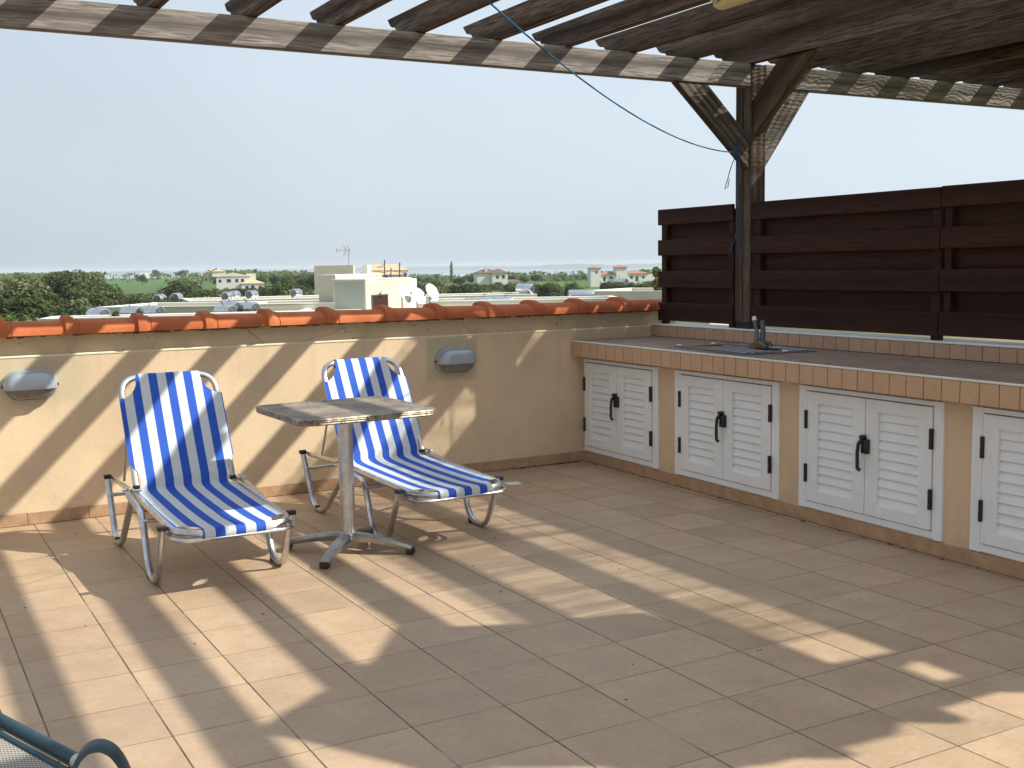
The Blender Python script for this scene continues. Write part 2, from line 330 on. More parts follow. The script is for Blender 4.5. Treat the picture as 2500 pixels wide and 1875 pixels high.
m = N('sea_water', 0.25, 0, 0.5); m.base((0.05, 0.19, 0.29)); m.bump(m.noise(m.co(), 0.02, 4), 0.3, 1.0); M_['water'] = m.m
M_['wwall'] = simple('cream_house_wall', (0.52, 0.475, 0.37), 0.85, var=0.06, scale=0.8, bump=0.1)
M_['shaded_wall'] = simple('shaded_house_wall', (0.36, 0.37, 0.32), 0.85, var=0.08, scale=0.8)  # grey tone for the shaded face of the stair block
M_['hwall'] = simple('white_house_wall', (0.68, 0.66, 0.60), 0.85, var=0.05, scale=0.3)
M_['roof_tan'] = simple('tan_roof_tile', (0.62, 0.42, 0.26), 0.85, var=0.18, scale=1.2)
M_['roof_red'] = simple('red_roof_tile', (0.40, 0.16, 0.11), 0.85, var=0.18, scale=1.2)
M_['roof_brown'] = simple('brown_roof_tile', (0.16, 0.11, 0.09), 0.85, var=0.2, scale=1.2)
M_['glass'] = simple('dark_window_glass', (0.03, 0.035, 0.04), 0.15, 0, 0.6)
M_['tank'] = simple('stainless_tank', (0.62, 0.62, 0.61), 0.07, 1.0, var=0.1, scale=3)
M_['tank_end'] = simple('tank_end_metal', (0.20, 0.20, 0.21), 0.4, 1.0, var=0.3, scale=6)
M_['tank_label'] = simple('blue_tank_label', (0.05, 0.14, 0.38), 0.5)
M_['dish'] = simple('white_dish', (0.54, 0.54, 0.53), 0.4, 0, 0.5, var=0.03)
M_['iron'] = simple('grey_iron', (0.10, 0.10, 0.11), 0.5, 0.6)

# ------------------------------------------------------------------ mesh helpers
def obj(name, bm, mat, parent=None, smooth=False, loc=None):
    me = bpy.data.meshes.new(name)
    bmesh.ops.recalc_face_normals(bm, faces=bm.faces[:])
    bm.to_mesh(me); bm.free()
    if smooth:
        for p in me.polygons: p.use_smooth = True
        if smooth == 'auto':
            try: me.set_sharp_from_angle(angle=R(40))
            except Exception: pass
    mats = mat if isinstance(mat, (list, tuple)) else [mat]
    for q in mats: me.materials.append(M_[q] if isinstance(q, str) else q)
    o = bpy.data.objects.new(name, me); C.objects.link(o)
    if parent is not None: o.parent = parent
    if loc is not None: o.location = loc
    return o
def tag(o, label=None, cat=None, group=None, kind=None):
    if label: o['label'] = label
    if cat: o['category'] = cat
    if group: o['group'] = group
    if kind: o['kind'] = kind
    return o
def thing(name, label, cat, loc=(0, 0, 0), rz=0.0, group=None):
    o = bpy.data.objects.new(name, None); C.objects.link(o); o.empty_display_size = 0.2
    o.location = loc; o.rotation_euler = (0, 0, rz); return tag(o, label, cat, group)
def box(bm, x0, x1, y0, y1, z0, z1, mi=0, mat=None):
    vs = [bm.verts.new((x, y, z)) for z in (z0, z1) for y in (y0, y1) for x in (x0, x1)]
    fs = []
    for f in ((0, 2, 3, 1), (4, 5, 7, 6), (0, 1, 5, 4), (2, 6, 7, 3), (0, 4, 6, 2), (1, 3, 7, 5)):
        g = bm.faces.new([vs[i] for i in f]); g.material_index = mi; fs.append(g)
    if mat is not None: bmesh.ops.transform(bm, matrix=mat, verts=vs)
    return vs, fs
def bbox(bm, x0, x1, y0, y1, z0, z1, b=0.003, mi=0, mat=None, seg=1):
    vs, fs = box(bm, x0, x1, y0, y1, z0, z1, mi, mat)
    es = list({e for f in fs for e in f.edges})
    r = bmesh.ops.bevel(bm, geom=es, offset=b, segments=seg, affect='EDGES', profile=0.5)
    for f in r['faces']: f.material_index = mi
def cyl(bm, a, b, r, n=16, r1=None, caps=True, mi=0):
    a, b = Vector(a), Vector(b); d = (b-a).normalized()
    u = d.orthogonal().normalized(); v = d.cross(u); r1 = r if r1 is None else r1
    A = [bm.verts.new(a+(u*math.cos(t)+v*math.sin(t))*r) for t in [2*PI*i/n for i in range(n)]]
    B = [bm.verts.new(b+(u*math.cos(t)+v*math.sin(t))*r1) for t in [2*PI*i/n for i in range(n)]]
    for i in range(n):
        f = bm.faces.new((A[i], A[(i+1) % n], B[(i+1) % n], B[i])); f.material_index = mi
    if caps:
        bm.faces.new(A[::-1]).material_index = mi; bm.faces.new(B).material_index = mi
def rounded(pts, rad, seg=6):
    """round the corners of a polyline; rad may be a list"""
    pts = [Vector(p) for p in pts]; out = [pts[0]]
    for i in range(1, len(pts)-1):
        p, a, b = pts[i], pts[i-1], pts[i+1]; rr = rad[i-1] if isinstance(rad, (list, tuple)) else rad
        d0, d1 = (a-p), (b-p); l0, l1 = d0.length, d1.length; d0.normalize(); d1.normalize()
        t = min(rr, l0*0.49, l1*0.49); s, e = p+d0*t, p+d1*t
        for k in range(seg+1):
            q = k/seg; out.append((1-q)**2*s+2*q*(1-q)*p+q*q*e)
    out.append(pts[-1]); return out
def tube(bm, pts, r, n=10, caps=True, flat=None, mi=0, rib=0.0):
    """sweep a circle (or ellipse: flat=(ru,rv,updir)) along points"""
    pts = [Vector(p) for p in pts]; rings = []
    t0 = (pts[1]-pts[0]).normalized()
    u = (Vector(flat[2]).cross(t0).normalized() if flat else t0.orthogonal().normalized())
    for i, p in enumerate(pts):
        t = (pts[min(i+1, len(pts)-1)]-pts[max(i-1, 0)]).normalized()
        if flat: u = Vector(flat[2]).cross(t); u = u.normalized() if u.length > 1e-4 else rings and u0 or t.orthogonal().normalized()
        else: u = (u-t*u.dot(t)).normalized()
        u0 = u; v = t.cross(u).normalized()
        ra, rb = (flat[0], flat[1]) if flat else (r, r)
        ring = []
        for k in range(n):
            an = 2*PI*k/n; m_ = 1.0-rib*(k % 2)
            ring.append(bm.verts.new(p+u*math.cos(an)*ra*m_+v*math.sin(an)*rb*m_))
        rings.append(ring)
    for a, b in zip(rings, rings[1:]):
        for k in range(n):
            f = bm.faces.new((a[k], a[(k+1) % n], b[(k+1) % n], b[k])); f.material_index = mi
    if caps: bm.faces.new(rings[0][::-1]).material_index = mi; bm.faces.new(rings[-1]).material_index = mi
def prism(bm, poly, h0, h1, axis='z', mi=0):
    """extrude a 2-D polygon; axis z: poly in xy; axis x: poly in yz; axis y: poly in xz"""
    def P(a, b, h): return {'z': (a, b, h), 'x': (h, a, b), 'y': (a, h, b)}[axis]
    A = [bm.verts.new(P(a, b, h0)) for a, b in poly]; B = [bm.verts.new(P(a, b, h1)) for a, b in poly]
    n = len(poly)
    bm.faces.new(A[::-1]).material_index = mi; bm.faces.new(B).material_index = mi
    for i in range(n): bm.faces.new((A[i], A[(i+1) % n], B[(i+1) % n], B[i])).material_index = mi
def NB(): return bmesh.new()

# ================================================================== SETTING
YW = 0.19
# terrace floor
bm = NB(); box(bm, -3.4, 4.72, -9.5, YW, -0.3, 0.0)
tag(obj('terrace_floor', bm, 'floor'), kind='structure')
# ground with a gentle fall to the sea
bm = NB()
def gz(x, y):
    d = math.hypot(x, y)
    az = math.degrees(math.atan2(x, y)); k = min(1.0, max(0.0, (az-15.0)/9.0)) if -20 < az < 130 else 0.0
    a_ = -8.0
    if d > 1300: t = min(1.0, (d-1300)/1900.0); a_ = -8.0-(t*t*(3-2*t))*36.0
    b_ = -8.0
    for (p, q, z0, z1) in ((520, 1000, -8, -14.5), (1000, 2000, -14.5, -27), (2000, 4000, -27, -44)):
        if d > p: b_ = z0+(z1-z0)*min(1.0, (d-p)/(q-p))
    return a_*(1-k)+b_*k
rings = [0, 60, 150, 300, 520, 800, 1000, 1400, 2000, 2500, 3000, 3500, 4200]
prev = None; nA = 96
cv = bm.verts.new((0, 0, -8))
for rr in rings[1:]:
    ring = [bm.verts.new((rr*math.sin(2*PI*k/nA), rr*math.cos(2*PI*k/nA), gz(rr*math.sin(2*PI*k/nA), rr*math.cos(2*PI*k/nA)))) for k in range(nA)]
    for k in range(nA):
        if prev is None: bm.faces.new((cv, ring[k], ring[(k+1) % nA]))
        else: bm.faces.new((prev[k], ring[k], ring[(k+1) % nA], prev[(k+1) % nA]))
    prev = ring
tag(obj('ground', bm, 'ground', smooth=True), kind='structure')
bm = NB()
bm.faces.new([bm.verts.new(p) for p in [(-14000, -14000, -42), (16000, -14000, -42), (16000, 16000, -42), (-14000, 16000, -42)]])
tag(obj('sea', bm, 'water'), kind='structure')
# far low coast across the bay
bm = NB(); rn = random.Random(3); top = []
for k in range(80):
    az = R(2+k*0.45); d = 10500-1200*math.sin(k*0.11)
    h = -42+30+22*noise.noise(Vector((k*0.17, 0, 0)))+10*noise.noise(Vector((k*0.9, 5, 0)))
    top.append(((d*math.sin(az), d*math.cos(az)), max(h, -38)))
for (a, ha), (b, hb) in zip(top, top[1:]):
    q = [bm.verts.new((a[0]*.93, a[1]*.93, -42)), bm.verts.new((b[0]*.93, b[1]*.93, -42)), bm.verts.new((*b, hb)), bm.verts.new((*a, ha))]
    bm.faces.new(q); bm.faces.new([bm.verts.new((*a, ha)), bm.verts.new((*b, hb)), bm.verts.new((b[0]*1.1, b[1]*1.1, -42)), bm.verts.new((a[0]*1.1, a[1]*1.1, -42))])
tag(obj('far_coast', bm, 'ground', smooth=True), kind='structure')
# green crop fields lying on the ground
def field(pts, z=-7.95):
    bm = NB(); bm.faces.new([bm.verts.new((x, y, z)) for x, y in pts]); return tag(obj('crop_field', bm, 'crop'), kind='structure')
field([(60, 560), (150, 545), (230, 640), (330, 1000), (330, 1240), (230, 1270), (120, 900)])
field([(160, 330), (215, 300), (330, 420), (340, 500), (262, 520)])

# ================================================================== BACK WALL
wall = thing('parapet_wall', 'cream rendered parapet wall with orange ridge tile coping behind the loungers', 'wall', (0, 0, 0))
bm = NB(); box(bm, -3.4, 4.98, YW, 0.41, -0.3, 0.962); obj('wall_body', bm, 'plaster', wall)
bm = NB(); box(bm, -3.4, 4.98, YW+0.022, 0.39, 0.972, 1.10); obj('upper_band', bm, 'band', wall)
bm = NB(); bbox(bm, -3.4, 4.98, YW-0.004, 0.41, 0.9605, 0.9735, 0.003); obj('ledge', bm, 'ledge', wall)
bm = NB()
x = -3.4; jx = [-3.2+0.3333*k for k in range(24)]
jo = 0.3013-0.3333*10
for k in range(26):
    a = jo+0.3333*k-0.3333; 
    if a > 4.2: break
    bbox(bm, a+0.0012, a+0.3321, YW-0.011+rnd.uniform(-.001, .001), YW-0.001, 0.003, 0.072+rnd.uniform(-.002, .002), 0.0015)
obj('skirting', bm, 'skirt', wall)
bm = NB(); box(bm, -3.4, 4.2, YW-0.008, YW-0.0005, 0.0, 0.0705); obj('skirting_grout', bm, 'grout', wall)
# ragged mortar bed under the ridge tiles
bm = NB(); xs = -3.3
while xs < 4.95:
    l_ = rnd.uniform(0.01, 0.05); zz = rnd.uniform(1.074, 1.088)
    box(bm, xs, xs+l_, 0.128+rnd.uniform(0, 0.012), 0.36, zz, 1.094); xs += l_*0.98
obj('mortar_bed', bm, 'mortar', wall)
# ridge tiles
joints = [-3.30, -2.90, -2.50, -2.11, -1.72, -1.33, -0.94, -0.55, -0.16, 0.225, 0.585, 0.985, 1.378, 1.765, 2.155, 2.56, 2.93, 3.315, 3.70, 4.07, 4.45, 4.86]
def ridge(a, b, k):
    bm = NB(); cy = 0.252+rnd.uniform(-.004, .004); cz = 1.088; n = 14
    # sections: x, half-width, height
    secs = [(a-0.032, .143, .096), (a-0.027, .149, .104), (a+0.010, .148, .103), (a+0.026, .142, .094), (a+0.031, .137, .084), (a+0.046, .135, .080), (a+0.050, .139, .085), (a+0.056, .136, .079), (b-0.02, .132, .074), (b+0.012, .131, .073)]
    rings = []
    for x, hw, h in secs:
        ring = []
        for i in range(n+1):
            t = PI*i/n; c_, s_ = math.cos(t), math.sin(t)
            ring.append(bm.verts.new((x, cy-hw*(abs(c_)**0.85)*(1 if c_ > 0 else -1), cz+h*s_**0.8+rnd.uniform(-.0006, .0006))))
        rings.append(ring)
    for p, q in zip(rings, rings[1:]):
        for i in range(n): bm.faces.new((p[i], p[i+1], q[i+1], q[i]))
    bm.faces.new(rings[0]); bm.faces.new(rings[-1][::-1])
    for i in range(len(rings)-1): bm.faces.new((rings[i][0], rings[i+1][0], rings[i+1][-1], rings[i][-1]))
    o = obj('ridge_tile', bm, 'terra', wall, smooth='auto')
for k, (a, b) in enumerate(zip(joints, joints[1:])): ridge(a, b, k)

# ================================================================== COUNTER
KY, SL = -3.4, 0.018
kitchen = thing('outdoor_counter', 'tiled outdoor kitchen counter with white louvred cupboard doors', 'counter', (4.034, KY, 0), -math.atan(SL))
def L(y): return y-KY
doors = [(-0.755, 0.155), (-1.925, -0.940), (-3.080, -2.090), (-4.235, -3.245)]
FZ0, FZ1 = 0.082, 0.757
# cabinet wall with openings
bm = NB(); ys = [L(-5.4)]; edges = []
for a, b in doors[::-1]: edges.append((L(a), L(b)))
cur = L(-5.4)
for a, b in edges:
    box(bm, 0.0, 0.12, cur, a, -0.02, 0.775); cur = b
box(bm, 0.0, 0.12, cur, L(YW)+0.03, -0.02, 0.775)
for a, b in edges:
    box(bm, 0.0, 0.12, a, b, -0.02, FZ0); box(bm, 0.0, 0.12, a, b, FZ1, 0.775)
    box(bm, 0.14, 0.16, a-.05, b+.05, 0.0, 0.775)
obj('cabinet_wall', bm, 'kplaster', kitchen)
bm = NB(); y = L(0.186)
while y > L(-5.4):
    bbox(bm, -0.012, -0.001, y-0.3318, y-0.0015, 0.003, 0.074+rnd.uniform(-.003, .002), 0.0015); y -= 0.3258
obj('skirting', bm, 'skirt', kitchen)
bm = NB(); box(bm, -0.008, -0.0005, L(-5.4), L(YW)-0.003, 0.0, 0.071); obj('skirting_grout', bm, 'grout', kitchen)
# slab, edge tiles, top tiles, trim
EX = -0.104
bm = NB(); box(bm, EX+0.006, 0.82, L(-5.4), L(YW)-0.002, 0.777, 0.884)
obj('counter_slab', bm, 'grout', kitchen)
bm = NB(); y = L(0.147)
bbox(bm, EX, EX+0.008, y+0.001, L(YW)-0.004, 0.7775, 0.880, 0.0012)
while y > L(-5.4):
    bbox(bm, EX+rnd.uniform(-.0006, .0006), EX+0.008, y-0.1036, y-0.0022, 0.7785, 0.8795, 0.0012); y -= 0.10605
obj('edge_tiles', bm, 'peach', kitchen)
bm = NB(); bbox(bm, EX-0.003, EX+0.010, L(-5.4), L(YW)-0.004, 0.8812, 0.8925, 0.003, seg=2); obj('edge_trim', bm, 'trim', kitchen)
bm = NB(); y = L(0.147)
SX0, SX1, SY0, SY1 = 4.08, 4.60, -1.68, -0.87
while y > L(-5.4):
    x = EX+0.012
    while x < 0.68:
        bbox(bm, x, x+0.0985, y-0.0995, y-0.001, 0.8842, 0.8912+rnd.uniform(-.0005, .0004), 0.001); x += 0.1013
    y -= 0.10205
obj('top_tiles', bm, 'worktile', kitchen)

def leaf_door(y0, y1, hinge_side, handle):
    """one louvred leaf between local y0<y1; x points away from the viewer"""
    xo, xi = -0.020, 0.018; z0, z1 = FZ0+0.040, FZ1-0.028; st = 0.082; rt = 0.064
    bm = NB()
    bbox(bm, xo, xi, y0, y0+st, z0, z1, 0.0025); bbox(bm, xo, xi, y1-st, y1, z0, z1, 0.0025)
    bbox(bm, xo+.0004, xi, y0+st-.001, y1-st+.001, z1-rt, z1-.0003, 0.002); bbox(bm, xo+.0004, xi, y0+st-.001, y1-st+.001, z0+.0003, z0+rt, 0.002)
    leaf = obj('door_leaf', bm, 'pvc', kitchen)
    bm = NB(); a, b = z0+rt-0.004, z1-rt+0.004; n = 10; pitch = (b-a)/n
    for k in range(n):
        zc = a+pitch*(k+0.5)
        mt = Matrix.Translation((0.0, 0, zc)) @ Matrix.Rotation(R(15), 4, 'Y')
        bbox(bm, -0.003, 0.004, y0+st-.004, y1-st+.004, -pitch*0.50, pitch*0.50, 0.0015, mat=mt)
    obj('louvres', bm, 'pvc', leaf)
    hy = y1 if hinge_side > 0 else y0
    for hz in (z0+0.155, z1-0.155):
        bm = NB(); cyl(bm, (xo-0.006, hy, hz-0.05), (xo-0.006, hy, hz-0.002), 0.009, 10); cyl(bm, (xo-0.006, hy, hz+0.002), (xo-0.006, hy, hz+0.05), 0.009, 10)
        bbox(bm, xo-0.004, xo+0.004, hy-0.010, hy+0.010, hz-0.05, hz+0.05, 0.001)
        obj('hinge', bm, 'black', leaf, smooth='auto')
    if handle:
        hz = (z0+z1)/2+0.02; bm = NB()
        bbox(bm, xo-0.024, xo-0.0005, y0-0.040, y0+0.004, hz+0.0, hz+0.074, 0.004, seg=2)
        tube(bm, rounded([(xo-0.020, y0-0.004, hz+0.070), (xo-0.034, y0+0.008, hz+0.055), (xo-0.036, y0+0.014, hz+0.0), (xo-0.036, y0+0.012, hz-0.080), (xo-0.030, y0-0.002, hz-0.088)], 0.012), 0.0095, 8)
        cyl(bm, (xo-0.034, y0-0.006, hz+0.084), (xo-0.004, y0-0.006, hz+0.084), 0.013, 10)
        obj('handle', bm, 'black', leaf, smooth='auto')
for a, b in doors:
    y0, y1 = L(a), L(b); bm = NB(); fw = 0.062
    if b > 0: lw, rw = 0.016, 0.066
    else: lw, rw = 0.066, 0.062
    # frame: stands 9 mm proud of the wall
    bbox(bm, -0.014, 0.05, y0, y0+rw-0.004, FZ0-0.004, FZ1+0.002, 0.003); bbox(bm, -0.0143, 0.05, y1-lw+0.004, y1, FZ0-0.004, FZ1+0.0023, 0.003)
    bbox(bm, -0.013, 0.05, y0+rw-0.004, y1-lw+0.004, FZ1-0.024, FZ1, 0.002); bbox(bm, -0.013, 0.05, y0+rw-0.004, y1-lw+0.004, FZ0, FZ0+0.036, 0.002)
    obj('door_frame', bm, 'pvc', kitchen)
    bm = NB(); box(bm, 0.052, 0.056, y0+0.01, y1-0.01, FZ0+0.01, FZ1-0.01); obj('interior_shade', bm, 'dark_gap', kitchen)  # near-black sheet stands in for the shade inside the cupboard
    ym = (y0+rw+y1-lw)/2
    leaf_door(y0+rw+0.001, ym-0.002, -1, False); leaf_door(ym+0.002, y1-lw-0.001, 1, True)

# splashback parapet under the fence
low = thing('low_parapet', 'low parapet with brown splashback tiles under the dark slatted fence', 'wall', (0, 0, 0))
bm = NB(); box(bm, 4.722, 4.93, -9.5, YW-0.002, -0.3, 0.972); obj('wall_body', bm, 'kplaster', low)
bm = NB(); bbox(bm, 4.706, 4.95, -9.5, YW-0.004, 0.974, 0.9845, 0.003); obj('top_sill', bm, 'membrane', low)
bm = NB(); box(bm, 4.714, 4.7215, -5.4, YW-0.004, 0.86, 0.971); obj('tile_grout', bm, 'grout', low)
bm = NB(); y = 0.083
bbox(bm, 4.708, 4.7155, y+.001, YW-0.005, 0.894, 0.9725, 0.001)
while y > -5.4:
    bbox(bm, 4.708+rnd.uniform(-.0008, .0008), 4.7155, y-0.1030, y-0.0020, 0.895, 0.9720, 0.001); y -= 0.1050
obj('splashback_tiles', bm, 'splash', low)

# sink set into the worktop
cx, cy = (SX0+SX1)/2, (SY0+SY1)/2; hw, hl = (SX1-SX0)/2, (SY1-SY0)/2
sink = thing('kitchen_sink', 'steel sink with ribbed drainer set in the tiled counter top', 'sink', (cx, cy, 0.8925), R(-9))
bm = NB()
bx0, bx1, by0, by1 = -hw+0.035, 0.07, -0.02, hl-0.06
zt = 0.006
def quad(bm, p): return bm.faces.new([bm.verts.new(q) for q in p])
# rim plate around bowl
for (a, b, c, d) in ((-hw, bx0, -hl, hl), (bx1, hw, -hl, hl), (bx0, bx1, -hl, by0), (bx0, bx1, by1, hl)):
    quad(bm, [(a, c, zt), (b, c, zt), (b, d, zt), (a, d, zt)])
for (a, b, c, d) in ((-hw, -hw, -hl, hl), (hw, hw, -hl, hl)): quad(bm, [(a, c, 0), (b, d, 0), (b, d, zt), (a, c, zt)])
quad(bm, [(-hw, -hl, 0), (hw, -hl, 0), (hw, -hl, zt), (-hw, -hl, zt)]); quad(bm, [(-hw, hl, 0), (hw, hl, 0), (hw, hl, zt), (-hw, hl, zt)])
for k in range(5):
    xx = 0.10+k*0.030
    bbox(bm, xx, xx+0.012, -hl+0.04, hl-0.05, zt+.0005, zt+0.0075, 0.003, seg=2)
for k in range(4):
    xx = -hw+0.06+k*0.055
    bbox(bm, xx, xx+0.012, -hl+0.04, by0-0.04, zt+.0005, zt+0.0065, 0.003, seg=2)
obj('drainer', bm, 'steel', sink, smooth='auto')
bm = NB(); bd = -0.005
ins = 0.02
rim = [(bx0, by0, zt), (bx1, by0, zt), (bx1, by1, zt), (bx0, by1, zt)]; flo = [(bx0+ins, by0+ins, bd), (bx1-ins, by0+ins, bd), (bx1-ins, by1-ins, bd), (bx0+ins, by1-ins, bd)]
for i in range(4): quad(bm, [rim[i], rim[(i+1) % 4], flo[(i+1) % 4], flo[i]])
quad(bm, flo); obj('basin', bm, 'steel', sink)
for (a, b) in ((-hw+0.02, hl-0.03), (0.02, hl-0.02), (0.06, -hl+0.03)):
    bm = NB(); bbox(bm, a-0.012, a+0.012, b-0.016, b+0.016, zt+0.001, zt+0.012, 0.003); obj('clip', bm, 'trim', sink)
tap = thing('broken_tap', 'broken grey tap with two upright pipes and rusty cloth on the sink', 'tap', (4.36, -1.40, 0.899))
bm = NB()
bmesh.ops.create_icosphere(bm, subdivisions=3, radius=0.05, matrix=Matrix.Diagonal((1.0, 1.5, 0.55, 1)))
for v_ in bm.verts: v_.co += v_.co.normalized()*0.018*noise.noise(v_.co*40); v_.co.z = max(v_.co.z+0.018, 0.0)
obj('cloth_wrap', bm, 'rust', tap, smooth=True)
bm = NB(); tube(bm, [(-0.02, -0.09, 0.012), (-0.01, -0.05, 0.035), (0.0, 0.0, 0.05), (0.01, 0.03, 0.04)], 0.014, 10); tube(bm, [(0.0, -0.05, 0.05), (0.01, -0.09, 0.045), (0.02, -0.10, 0.02)], 0.009, 8)
cyl(bm, (0, 0, 0), (0, 0, 0.06), 0.022, 14)
obj('tap_body', bm, 'pipe', tap, smooth='auto')
bm = NB(); tube(bm, [(0.0, 0.01, 0.05), (0.016, 0.036, 0.11), (0.028, 0.068, 0.175)], 0.012, 10); obj('pipe', bm, 'pipe', tap, smooth='auto')
bm = NB(); tube(bm, [(0.03, 0.0, 0.04), (0.045, 0.01, 0.11), (0.05, 0.02, 0.175)], 0.016, 10); obj('pipe', bm, 'pipe', tap, smooth='auto')
bm = NB(); cyl(bm, (0.027, 0.066, 0.172), (0.032, 0.078, 0.195), 0.014, 12); obj('end_cap', bm, 'trim', tap, smooth='auto')

# ================================================================== FENCE
def fence_panel(y0, y1, label, battens, jog=0.0):
    t = thing('slat_fence', label, 'fence', (4.745, 0, 0.9855), 0, 'dark brown slat fence panels on the low parapet')
    z0 = 0.9855
    for a, b in ((1.715, 1.83), (1.490, 1.606), (1.255, 1.376), (1.010, 1.143)):
        bm = NB(); bbox(bm, 0.0, 0.020, y0, y1, a-z0+jog, b-z0+jog, 0.005, seg=2); obj('board', bm, 'fence', t)
    for a, b in ((1.585, 1.735), (1.355, 1.51), (1.125, 1.275)):
        bm = NB(); bbox(bm, 0.060, 0.078, y0+0.006, y1-0.006, a-z0+jog, b-z0+jog, 0.004); obj('rear_board', bm, 'fence', t)
    for yy, wd in battens:
        bm = NB(); bbox(bm, 0.0205, 0.0595, yy, yy+wd, 0.0 if wd > 0.05 else 0.03, 1.80-z0, 0.003); fp = obj('fence_post', bm, 'fence', t)
        for a in (1.66, 1.43, 1.20):
            for dz in (-0.03, 0.02):
                bm = NB(); cyl(bm, (0.057, yy+wd+0.012, a-z0+dz), (0.0605, yy+wd+0.012, a-z0+dz), 0.003, 8); obj('screw', bm, 'alu', fp)
fence_panel(-0.700, 0.150, 'short dark brown slat fence panel between the back wall and the pergola post', [(0.075, 0.055), (-0.69, 0.055)])
fence_panel(-2.425, -0.885, 'long dark brown slat fence panel just right of the pergola post', [(-0.955, 0.06), (-2.42, 0.06)])
fence_panel(-3.990, -2.430, 'dark brown slat fence panel cut by the right edge above the counter', [(-2.49, 0.045), (-3.985, 0.06)], 0.004)
fence_panel(-5.55, -3.995, 'dark brown slat fence panel farthest right beyond the counter doors', [(-4.06, 0.045), (-5.5, 0.06)], 0.0)

# ================================================================== PERGOLA
perg = thing('pergola', 'weathered timber pergola with scalloped rafters and a braced post', 'pergola', (4.75, -0.79, 0))
def P_(bm, name, mat, smooth=False):
    bmesh.ops.translate(bm, verts=bm.verts[:], vec=(-4.75, 0.79, 0)); return obj(name, bm, mat, perg, smooth)
def rough_edges(bm, amp=0.0012):
    for v_ in bm.verts: v_.co += Vector((noise.noise(v_.co*9), noise.noise(v_.co*9+Vector((7, 0, 0))), noise.noise(v_.co*9+Vector((0, 9, 0)))))*amp
# post of two planks
bm = NB(); bbox(bm, 4.752, 4.880, -0.870, -0.796, 1.03, 2.733, 0.004); P_(bm, 'post', 'postw')
bm = NB(); bbox(bm, 4.750, 4.876, -0.790, -0.718, 1.03, 2.733, 0.004); P_(bm, 'post', 'postw')
bm = NB(); bbox(bm, 4.757, 4.87, -0.862, -0.726, 0.985, 1.06, 0.002); bbox(bm, 4.752, 4.876, -0.866, -0.722, 0.985, 0.992, 0.001); P_(bm, 'post_foot', 'black')
# beams
bm = NB(); bbox(bm, -1.9, 4.751, -0.868, -0.800, 2.585, 2.735, 0.004); P_(bm, 'beam', 'beam')
bm = NB(); bbox(bm, 4.881, 9.2, -0.868, -0.800, 2.588, 2.737, 0.004); P_(bm, 'beam', 'beam')
bm = NB(); bbox(bm, -1.9, 9.2, -6.14, -6.07, 2.585, 2.735, 0.004); P_(bm, 'beam', 'beam')
for (px_, py_) in ((-1.45, -0.835), (8.3, -0.835), (-1.45, -6.105), (8.3, -6.105)):
    bm = NB(); bbox(bm, px_-.065, px_+.065, py_-.033, py_+.033, -0.25, 2.583, 0.004); P_(bm, 'post', 'postw')
# braces
def brace(a, b, wd, th, mat='postw', plane='y'):
    """plank from a to b (centre line), wd across in the plane, th thick"""
    a, b = Vector(a), Vector(b); d = (b-a).normalized(); n_ = Vector((0, 1, 0)) if plane == 'y' else Vector((1, 0, 0)); s_ = d.cross(n_).normalized()
    bm = NB(); vs = [bm.verts.new(p+s_*i*wd/2+n_*j*th/2) for p in (a, b) for i in (-1, 1) for j in (-1, 1)]
    for f in ((0, 1, 3, 2), (4, 6, 7, 5), (0, 4, 5, 1), (2, 3, 7, 6), (0, 2, 6, 4), (1, 5, 7, 3)): bm.faces.new([vs[i] for i in f])
    return bm
def brace_poly(poly, y0, y1, mat):
    bm = NB(); prism(bm, poly, y0, y1, 'y'); 
    bmesh.ops.bevel(bm, geom=bm.edges[:], offset=0.003, segments=1, affect='EDGES'); P_(bm, 'brace', mat)
brace_poly([(4.145, 2.584), (4.395, 2.584), (4.7515, 2.255), (4.7515, 2.045)], -0.858, -0.798, 'brace_l')
brace_poly([(5.06, 2.587), (5.285, 2.587), (4.8805, 2.055), (4.8805, 2.27)], -0.858, -0.798, 'brace_r')
bm = NB(); prism(bm, [(-0.871, 2.50), (-0.871, 2.27), (-1.42, 2.733), (-1.12, 2.733)], 4.765, 4.835, 'x')
bmesh.ops.bevel(bm, geom=bm.edges[:], offset=0.003, segments=1, affect='EDGES'); P_(bm, 'brace', 'brace_f')
# rafters with scalloped tails
RX = [0.955+0.4817*k for k in range(-6, 17)]
def rafter(xr, w_=0.062):
    z0, z1 = 2.738, 2.876; yt = -0.47
    tail = [(-0.79, z0), (-0.725, z0), (-0.712, z0+.012), (-0.692, z0+.018), (-0.668, z0+.018), (-0.655, z0+.030), (-0.650, z0+.044), (-0.630, z0+.052), (-0.600, z0+.050), (-0.584, z0+.060), (-0.578, z0+.078), (-0.560, z0+.086), (-0.530, z0+.084), (-0.508, z0+.094), (-0.500, z0+.112), (-0.482, z0+.122), (yt, z1)]
    j = rnd.uniform(-.006, .006)
    poly = [(-6.35, z0), (-0.80, z0)]+[(y+j, z) for y, z in tail]+[(-6.35, z1)]
    bm = NB(); prism(bm, poly, xr-w_, xr, 'x')
    bmesh.ops.bevel(bm, geom=[e for e in bm.edges if abs(e.verts[0].co.x-e.verts[1].co.x) < 1e-5], offset=0.003, segments=1, affect='EDGES')
    o = P_(bm, 'rafter', 'rafter')
    # per-rafter origin so that grain differs
    off = Vector((xr-4.75, 0, 0)); o.data.transform(Matrix.Translation(-off)); o.location = off
for xr in RX: rafter(xr+rnd.uniform(-.006, .006))
